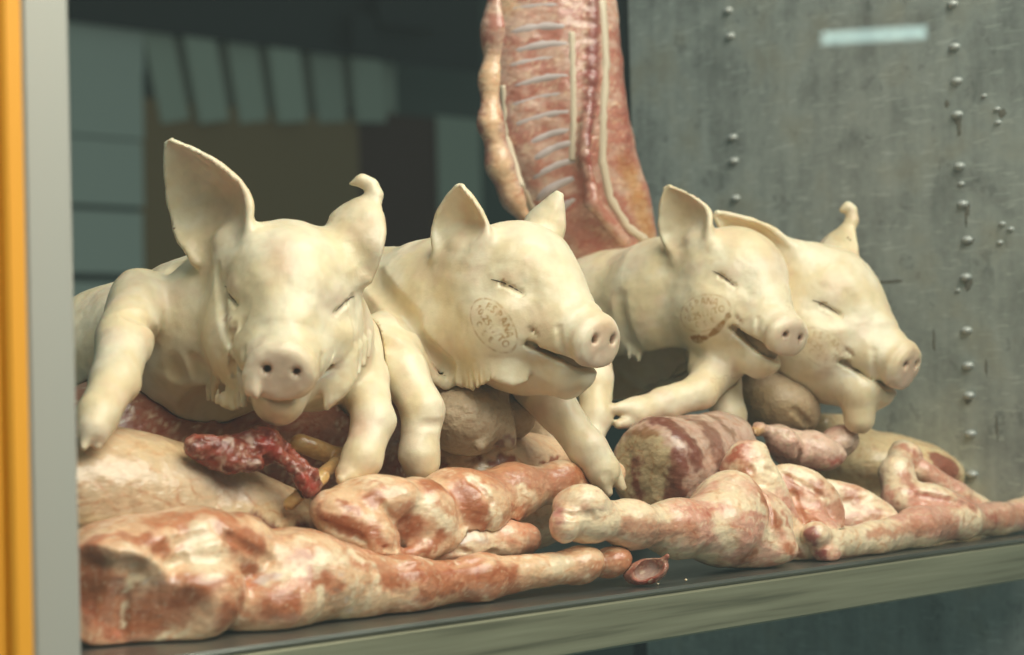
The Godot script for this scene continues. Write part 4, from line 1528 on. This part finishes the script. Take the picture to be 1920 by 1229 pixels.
func build_room() -> void:
	var xw := W(1985, 1000, 0.0).x            # the side wall
	var zb := -0.70
	# shelf: a folded steel sheet
	var shelf := thing("display_shelf", Vector3(xw / 2.0 - 0.55, -0.05, -0.36))
	tag(shelf, "steel display shelf with a turned-down front lip carrying the meat", "shelf")
	var top := part("plate", box_mesh(Vector3(xw + 1.06, 0.006, 0.72), 0.0027), M.shelf, shelf, Transform3D(Basis(), Vector3(0, 0.047, 0)))
	part("lip", box_mesh(Vector3(xw + 1.06, 0.0435, 0.006), 0.002), M.lip, shelf, Transform3D(Basis(), Vector3(0, 0.0222, 0.357)))
	# side wall with rivets
	var wall := thing("side_wall", Vector3(xw + 0.02, -0.6, -0.34))
	tag(wall, "grey stained sheet metal side wall with rows of rivets", "wall", "", "structure")
	part("sheet", box_mesh(Vector3(0.02, 2.0, 0.72), 0.001), M.wall, wall, Transform3D(Basis(), Vector3(-0.001, 1.0, 0)))
	var rv := SphereMesh.new()
	rv.radius = 0.0082
	rv.height = 0.0105
	rv.radial_segments = 12
	rv.rings = 6
	for q in [[1787, 8], [1791, 88], [1795, 152], [1796, 215], [1800, 312], [1803, 345, 0.6], [1806, 383], [1815, 450], [1812, 520], [1797, 545, 0.5], [1813, 620], [1816, 686], [1818, 742], [1821, 814], [1824, 890],
			[1366, 20], [1370, 68], [1375, 258], [1377, 302], [1380, 372], [1880, 420, 0.6], [1876, 455, 0.6], [1896, 430, 0.6], [1870, 205, 0.6], [1872, 230, 0.6], [1846, 180, 0.5]]:
		var r := ray(q[0], q[1])
		var p := eye + r * ((xw + 0.0085 - eye.x) / r.x)
		part("rivet", rv, M.rivet, wall, Transform3D(Basis.IDENTITY.scaled(Vector3(1, 1, 1) * (q[2] if q.size() > 2 else 1.0)), p - wall.position))
	# runs of rust and grime below some of the rivets
	for q in [[1814, 392, 5, 14], [1812, 405, 3, 22], [1817, 452, 9, 11], [1816, 532, 7, 16], [1797, 225, 8, 8], [1799, 240, 4, 20], [1815, 752, 6, 9], [1776, 195, 4, 9], [1880, 212, 7, 10], [1752, 640, 2.5, 24], [1850, 690, 2.5, 18], [1870, 800, 2.5, 28], [1668, 528, 26, 3.5]]:
		var r := ray(q[0], q[1])
		var p := eye + r * ((xw + 0.0085 - eye.x) / r.x)
		var k: float = S(p)
		part("grime_run", grime_mesh(int(q[0] + q[1])), M.grime, wall, Transform3D(Basis.from_scale(Vector3(1.0, q[3] * k, q[2] * k * 1.3)), p + Vector3(-0.0004, 0, 0) - wall.position))
	# support leg under the shelf
	var lg := thing("shelf_support", W(1590, 1200, -0.4) * Vector3(1, 0, 1) + Vector3(0, -0.6, 0))
	tag(lg, "dark square steel leg under the display shelf", "support")
	part("post", box_mesh(Vector3(0.025, 0.592, 0.025), 0.003), M.dark, lg, Transform3D(Basis(), Vector3(0, 0.297, 0)))
	part("foot", box_mesh(Vector3(0.06, 0.006, 0.06), 0.002), M.dark, lg, Transform3D(Basis(), Vector3(0, -0.003, 0)))
	# window frame at the left and the orange pillar beside it
	var fr := thing("window_frame", Vector3(W(66, 600, 0.03).x, -0.6, 0.03))
	tag(fr, "pale grey aluminium upright of the shop window", "window frame")
	part("upright", box_mesh(Vector3(0.040, 2.0, 0.045), 0.004), M.frame, fr, Transform3D(Basis(), Vector3(0, 1.0, 0)))
	part("gasket", box_mesh(Vector3(0.003, 2.0, 0.02), 0.001), M.dark, fr, Transform3D(Basis(), Vector3(0.022, 1.0, 0)))
	var op := thing("orange_pillar", Vector3(W(-22, 600, 0.08).x, -0.6, 0.08))
	tag(op, "orange painted trim strip outside the window", "trim strip")
	part("strip", box_mesh(Vector3(0.042, 2.0, 0.02), 0.006), M.orange, op, Transform3D(Basis(), Vector3(0, 1.0, 0)))
	part("bead", box_mesh(Vector3(0.016, 2.0, 0.008), 0.003), M.orange, op, Transform3D(Basis(), Vector3(0.012, 1.0, 0.0142)))
	# the pane
	var pane := thing("window_pane", Vector3(xw / 2.0 - 0.25, -0.6, 0.03))
	tag(pane, "large shop window pane in front of the meat", "window pane")
	part("glass", box_mesh(Vector3(xw + 0.54, 2.0, 0.004), 0.0005), M.glass, pane, Transform3D(Basis(), Vector3(0.0, 1.0, 0)))
	backdrop(xw)


func grime_mesh(seed_: int) -> ArrayMesh:      # a ragged flat patch, one unit wide and high, on the wall's face
	var rng := RandomNumberGenerator.new()
	rng.seed = seed_
	var vp := PackedVector3Array([Vector3(-0.0006, 0, 0)])
	var ix := PackedInt32Array()
	var n := 22
	for i in n:
		var t := TAU * i / n
		var r := rng.randf_range(0.6, 1.15)
		vp.append(Vector3(0.0004, sin(t) * r, cos(t) * r))
	for i in n:
		ix.append_array([0, 1 + i, 1 + (i + 1) % n])
	return raw_mesh(vp, ix)


func slab(called: String, x0: float, y0: float, x1: float, y1: float, z: float, thick: float, m: Material, parent: Node3D, lean := 0.0) -> MeshInstance3D:
	var a := W(x0, y1, z)
	var b := W(x1, y0, z)
	var s := Vector3(absf(b.x - a.x), absf(b.y - a.y), thick)
	var c := (a + b) / 2.0
	return part(called, box_mesh(s, 0.006), m, parent, Transform3D(Basis(Vector3.BACK, lean), Vector3(c.x, c.y, z - thick / 2.0) - parent.position))


func backdrop(xw: float) -> void:
	var z := -8.5
	var bw := thing("back_wall", Vector3(4.0, -3.0, -9.6))
	tag(bw, "dim greenish back wall of the shop", "wall", "", "structure")
	part("plaster", box_mesh(Vector3(26.0, 8.0, 0.1), 0.01), M.back, bw, Transform3D(Basis(), Vector3(1.5, 4.0, -0.05)))
	# tiled pillar
	var tp := thing("tiled_pillar", W(200, 900, z) * Vector3(1, 0, 1) + Vector3(0, -1.0, 0))
	tag(tp, "pillar of large pale grey tiles with dark joints", "pillar")
	slab("core", 60, -400, 268, 1500, z - 0.03, 0.2, M.joint, tp)
	for r in 9:
		var y := -130.0 + r * 132.0
		slab("tile", 60, y, 268, y + 112, z, 0.025, M.tile, tp)
	# slatted hood
	var hd := thing("slatted_hood", W(480, 215, z) )
	tag(hd, "pale slatted hood hanging over the brown cabinet", "hood")
	for k in 6:
		slab("slat", 286 + k * 76, 40, 336 + k * 76, 226, z + 0.05 * (k % 2), 0.05, M.slat if k < 4 else M.slat2, hd, 0.22 - 0.03 * k)
	slab("backing", 282, 30, 740, 214, z - 0.10, 0.05, M.slat2, hd)
	slab("bracket", 664, 30, 702, 92, z + 0.2, 0.05, M.dark, hd)
	slab("motor", 712, 0, 824, 42, z + 0.2, 0.1, M.dark, hd)
	slab("rail", 130, -60, 900, 38, z + 0.08, 0.05, M.dark, hd)
	# brown cabinet with a dark opening
	var cb := thing("brown_cabinet", W(500, 900, z) * Vector3(1, 0, 1) + Vector3(0, -1.0, 0))
	tag(cb, "brown wooden cabinet in the dim shop behind the pigs", "cabinet")
	slab("panel", 285, 222, 672, 1400, z - 0.02, 0.05, M.brown, cb)
	slab("door", 676, 225, 850, 1400, z - 0.04, 0.05, M.maroon, cb)
	slab("side_board", 852, 225, 900, 1400, z - 0.02, 0.06, M.slat2, cb)
	# back corner post of the window and hooks
	var cp := thing("corner_post", W(1215, 700, -0.72) * Vector3(1, 0, 1) + Vector3(0, -0.6, 0))
	tag(cp, "dark corner post with pale pipes behind the hanging carcass", "post")
	part("post", box_mesh(Vector3(0.055, 2.0, 0.05), 0.004), M.dark, cp, Transform3D(Basis(), Vector3(0, 1.0, 0)))
	for k in 2:
		var tb := CylinderMesh.new()
		tb.top_radius = 0.005
		tb.bottom_radius = 0.005
		tb.height = 2.0
		part("pipe", tb, M.frame, cp, Transform3D(Basis(), Vector3(-0.02 + 0.035 * k, 1.0, 0.032)))
	# hanging half carcass
	carcass()


func carcass() -> void:
	var f := meat("half_carcass", "hanging half carcass showing its ribs and split spine", "carcass", 120, Color(0.45, 0.19, 0.14), Color(0.58, 0.38, 0.30))
	var z := -0.50
	f.cell = 0.004
	f.ty.clear(); f.op.clear(); f.a.clear(); f.ba.clear(); f.inv.clear(); f.ra.clear(); f.dr.clear(); f.k.clear(); f.bs.clear()
	for r in [[1035, -60, 112, 0.0], [1035, 40, 118, 0.0], [1035, 130, 125, 0.0], [1040, 220, 132, 0.1], [1062, 300, 122, 0.25], [1095, 370, 112, 0.4], [1125, 430, 92, 0.5]]:
		var c := W(r[0], r[1], z)
		f.ell(c + cf * 0.02, Basis(cr, cu, -cf) * Basis(Vector3.BACK, r[3]), Vector3(r[2] * S(c), 0.085, 0.042), 0.03)
	chain(f, [[945, -40, z + 0.02, 32], [934, 60, z + 0.02, 24], [922, 150, z + 0.015, 16], [920, 230, z + 0.015, 16], [938, 310, z + 0.015, 18], [966, 370, z + 0.015, 18], [1010, 430, z + 0.02, 18]], 0.03)
	chain(f, [[1128, -40, z + 0.03, 24], [1138, 120, z + 0.03, 26], [1150, 260, z + 0.03, 32], [1180, 370, z + 0.03, 34], [1205, 440, z + 0.03, 26]], 0.012)
	chain(f, [[1110, -40, z + 0.045, 10], [1108, 150, z + 0.045, 11], [1095, 290, z + 0.045, 12], [1110, 380, z + 0.045, 14], [1170, 450, z + 0.045, 12]], 0.008)
	# the hollow of the chest
	f.cap(W(1006, -60, z) - cf * 0.061, W(1012, 180, z) - cf * 0.061, 0.052, 0.052, 0.012, 1)
	f.cap(W(1012, 180, z) - cf * 0.061, W(1045, 360, z) - cf * 0.061, 0.052, 0.048, 0.012, 1)
	for y in 12:
		groove(f, [1100, 10 + y * 30, 1114, 14 + y * 30], 0.0018, 0.003)
	f.mottle.frequency = 20.0
	f.lump = 0.001
	f.veins = 0.5
	dab(f, [1120, -20, z + 0.05, 1108, 300, z + 0.05, 12], Color(0.20, 0.03, 0.03), 0.8, 0.6)
	dab(f, [1108, 300, z + 0.05, 1190, 440, z + 0.05, 14], Color(0.30, 0.07, 0.05), 0.8, 0.8)
	dab(f, [1175, 300, z + 0.06, 1215, 440, z + 0.05, 16], Color(0.50, 0.27, 0.10), 0.8, 0.8)
	dab(f, [1160, 60, 0, 1180, 300, 0, 14], Color(0.32, 0.085, 0.06), 0.75, 0.8)
	dab(f, [1060, 400, 0, 1120, 470, 0, 24], Color(0.42, 0.12, 0.09), 0.7, 0.8)
	for d in [[945, -20, 0, 924, 150, 0, 24], [924, 150, 0, 920, 230, 0, 16], [920, 230, 0, 940, 320, 0, 17], [940, 320, 0, 985, 405, 0, 16]]:
		dab(f, d, FAT, 0.85, 0.5)
	f.set_meta("ribs", z)


func carcass_parts(f: Field) -> void:
	var z := -0.50
	var o := f.node
	var base := o.position
	var toward := -cf
	# each rib: a bluish grey bar sunk in the chest wall
	var jig := RandomNumberGenerator.new()
	jig.seed = 77
	for k in 12:
		var y := 14.0 + k * 32.0 + jig.randf_range(-5, 5)
		var x0 := 960.0 + maxf(0.0, k - 5) * 11.0 + jig.randf_range(-8, 8)
		var x1 := 1066.0 + k * 1.5 + jig.randf_range(-4, 4)
		var fat := jig.randf_range(0.86, 1.04)
		var pts := PackedVector3Array()
		var rr := PackedFloat32Array()
		for i in 11:
			var u := i / 10.0
			var px := lerpf(x0, x1, u)
			var py := y + (1.0 - u) * (8.0 + k * 3.2) - sin(u * PI) * 6.0
			var start := eye + ray(px, py) * 1.6
			var spot_ := f.onto(start, ray(px, py).normalized(), 2.0)
			pts.append(spot_ + cf * (0.0058 + 0.0010 * jig.randf()) - base)
			rr.append(0.0082 * fat * (0.70 + 0.30 * pow(sin(u * PI), 0.5)))
		part("rib", tube_mesh(pts, rr, 8), M.rib, o)
	for line in [[[1128, 0], [1135, 120], [1130, 220], [1128, 300], [1142, 370], [1175, 425], [1210, 450]], [[1072, 60], [1074, 150], [1075, 240], [1073, 300]], [[944, 160], [950, 260], [975, 345], [1005, 410]]]:
		var curve := Curve3D.new()
		for q in line:
			var start := eye + ray(q[0], q[1]) * 1.6
			curve.add_point(f.onto(start, ray(q[0], q[1]).normalized(), 2.0) + cf * 0.0025 - base)
		var pts := PackedVector3Array()
		var rr := PackedFloat32Array()
		for i in 25:
			pts.append(curve.samplef(i / 24.0 * (curve.point_count - 1)))
			rr.append((0.0060 if line.size() > 5 else 0.0048) * (0.8 + 0.4 * absf(sin(i * 1.7 + line.size()))))
		part("sinew", tube_mesh(pts, rr, 8), M.sinew, o)


func build_surfaces() -> void:
	M.shelf = steel(srgb(0.30, 0.31, 0.28), 0.30, 0.85, 31)
	M.lip = steel(srgb(0.52, 0.50, 0.34), 0.30, 0.6, 32)
	M.lip.uv1_scale = Vector3(0.5, 14.0, 6.0)
	M.shelf.uv1_scale = Vector3(0.6, 4.0, 5.0)
	M.dark = plain(srgb(0.02, 0.026, 0.026), 0.6)
	M.frame = plain(srgb(0.38, 0.38, 0.34), 0.5, 0.2)
	M.orange = plain(srgb(0.75, 0.33, 0.03), 0.5)
	M.grime = plain(srgb(0.16, 0.15, 0.115), 0.8)
	M.rivet = plain(srgb(0.46, 0.48, 0.45), 0.45, 0.3)
	M.back = plain(srgb(0.10, 0.12, 0.105), 0.9)
	M.tile = plain(srgb(0.56, 0.60, 0.53), 0.4)
	M.joint = plain(srgb(0.05, 0.06, 0.055), 0.9)
	M.slat = plain(srgb(0.46, 0.50, 0.41), 0.6)
	M.slat2 = plain(srgb(0.40, 0.43, 0.355), 0.6)
	M.brown = plain(srgb(0.30, 0.19, 0.09), 0.7)
	M.maroon = plain(srgb(0.09, 0.035, 0.025), 0.7)
	M.darkbrown = plain(srgb(0.05, 0.045, 0.03), 0.7)
	M.rib = plain(srgb(0.50, 0.42, 0.40), 0.4)
	M.sinew = plain(srgb(0.62, 0.52, 0.38), 0.35)
	M.tongue = plain(srgb(0.42, 0.30, 0.18), 0.4)
	M.lash = plain(srgb(0.10, 0.07, 0.045), 0.6)
	# the side wall: galvanised sheet with runs and stains
	var w := StandardMaterial3D.new()
	w.albedo_texture = ImageTexture.create_from_image(wall_image())
	w.uv1_scale = Vector3(1.0, 1.0, 1.0)
	w.roughness = 0.5
	w.metallic = 0.25
	w.uv1_triplanar = true
	w.uv1_world_triplanar = true
	M.wall = w
	var g := StandardMaterial3D.new()
	g.transparency = BaseMaterial3D.TRANSPARENCY_ALPHA
	g.albedo_color = Color(1, 1, 1, 0.004)
	g.roughness = 0.0
	M.glass = g


func wall_image() -> Image:
	var n := 768
	var im := Image.create(n, n, false, Image.FORMAT_RGB8)
	var a := FastNoiseLite.new()
	a.seed = 61
	a.frequency = 0.010
	a.fractal_octaves = 5
	var b := FastNoiseLite.new()
	b.seed = 62
	b.frequency = 0.02
	b.fractal_octaves = 4
	var c := FastNoiseLite.new()
	c.seed = 63
	c.frequency = 0.08
	c.fractal_octaves = 3
	for y in n:
		for x in n:
			var v := a.get_noise_2d(x, y)
			var runs := b.get_noise_2d(x * 1.8, y * 0.16)
			var g := c.get_noise_2d(x, y)
			var l := 0.41 + 0.17 * v + 0.09 * runs + 0.05 * g
			var dark := smoothstep(0.22, 0.5, b.get_noise_2d(x * 1.1 + 500, y * 0.8)) * smoothstep(-0.2, 0.3, g) * 0.3
			l *= 1.0 - dark
			var scuff := smoothstep(0.34, 0.5, c.get_noise_2d(x * 0.25 + 90, y * 1.4)) * 0.10
			im.set_pixel(x, y, srgb((l + scuff) * 0.91, (l + scuff) * 1.0, (l + scuff) * 0.92).lerp(srgb(0.23, 0.20, 0.13), clampf(v * 0.7 - 0.05, 0.0, 0.4)))
	return im


# ---------------------------------------------------------------- all together
func _ready() -> void:
	var t0 := Time.get_ticks_msec()
	build_view()
	build_materials()
	build_surfaces()
	build_room()
	build_lamps()
	var pigs := build_pigs()
	build_meat(pigs)
	var order := range(jobs.size())       # the long ones first
	order.sort_custom(func(x: int, y: int) -> bool: return jobs[x].ty.size() * jobs[x].others.size() + jobs[x].ty.size() > jobs[y].ty.size() * jobs[y].others.size() + jobs[y].ty.size())
	var group := WorkerThreadPool.add_group_task(func(i: int) -> void: jobs[order[i]].run(), jobs.size(), 4, true)
	WorkerThreadPool.wait_for_group_task_completion(group)
	for f in jobs:
		var lo := Vector3(1e9, 1e9, 1e9)
		var hi := -lo
		for p in f.vp:
			lo = lo.min(p)
			hi = hi.max(p)
		var base := Vector3((lo.x + hi.x) / 2.0, lo.y, (lo.z + hi.z) / 2.0)
		if f.vp.is_empty():
			print("EMPTY ", f.label)
			continue
		var o := part(f.called, f.mesh_at(base), f.mat, self, Transform3D(Basis(), base))
		tag(o, f.label, f.category, f.group)
		f.node = o
		if f.has_meta("ribs"):
			carcass_parts(f)
		if f.has_meta("T"):
			pig_parts(f)
	print("done ", Time.get_ticks_msec() - t0)


func pig_parts(f: Field) -> void:
	var T: Transform3D = f.get_meta("T")
	var s: float = f.get_meta("s")
	var base := f.node.position
	# the dark line where the lids meet
	for x in [-1, 1]:
		var pts := PackedVector3Array()
		var rr := PackedFloat32Array()
		for i in 9:
			var u := i / 8.0
			var l := Vector3(0.0525, 0.004, -0.010).lerp(Vector3(0.046, -0.010, 0.020), u) + Vector3(0.0, 0.0022, 0) * sin(u * PI)
			l.x *= x
			var out := (T.basis * Vector3(x, 0.05, 0.45)).normalized()
			var hit := f.onto(T * l + out * 0.03, -out, 0.08)
			pts.append(hit - base)
			rr.append(0.0007 * s * (0.35 + sin(u * PI)))
		part("eyelid_line", tube_mesh(pts, rr, 6), M.lash, f.node)
	# tongue
	var tp := PackedVector3Array()
	var tr := PackedFloat32Array()
	for i in 9:
		var u := i / 8.0
		tp.append(T * Vector3(0.0, lerpf(-0.066, -0.0845, u), lerpf(0.018, 0.058, u)) - base)
		tr.append(0.017 * s * sqrt(1.0 - pow(u, 3.0) * 0.8))
	var tm := tube_mesh(tp, tr, 14)
	var arr := tm.surface_get_arrays(0)
	part("tongue", tm, M.tongue, f.node)
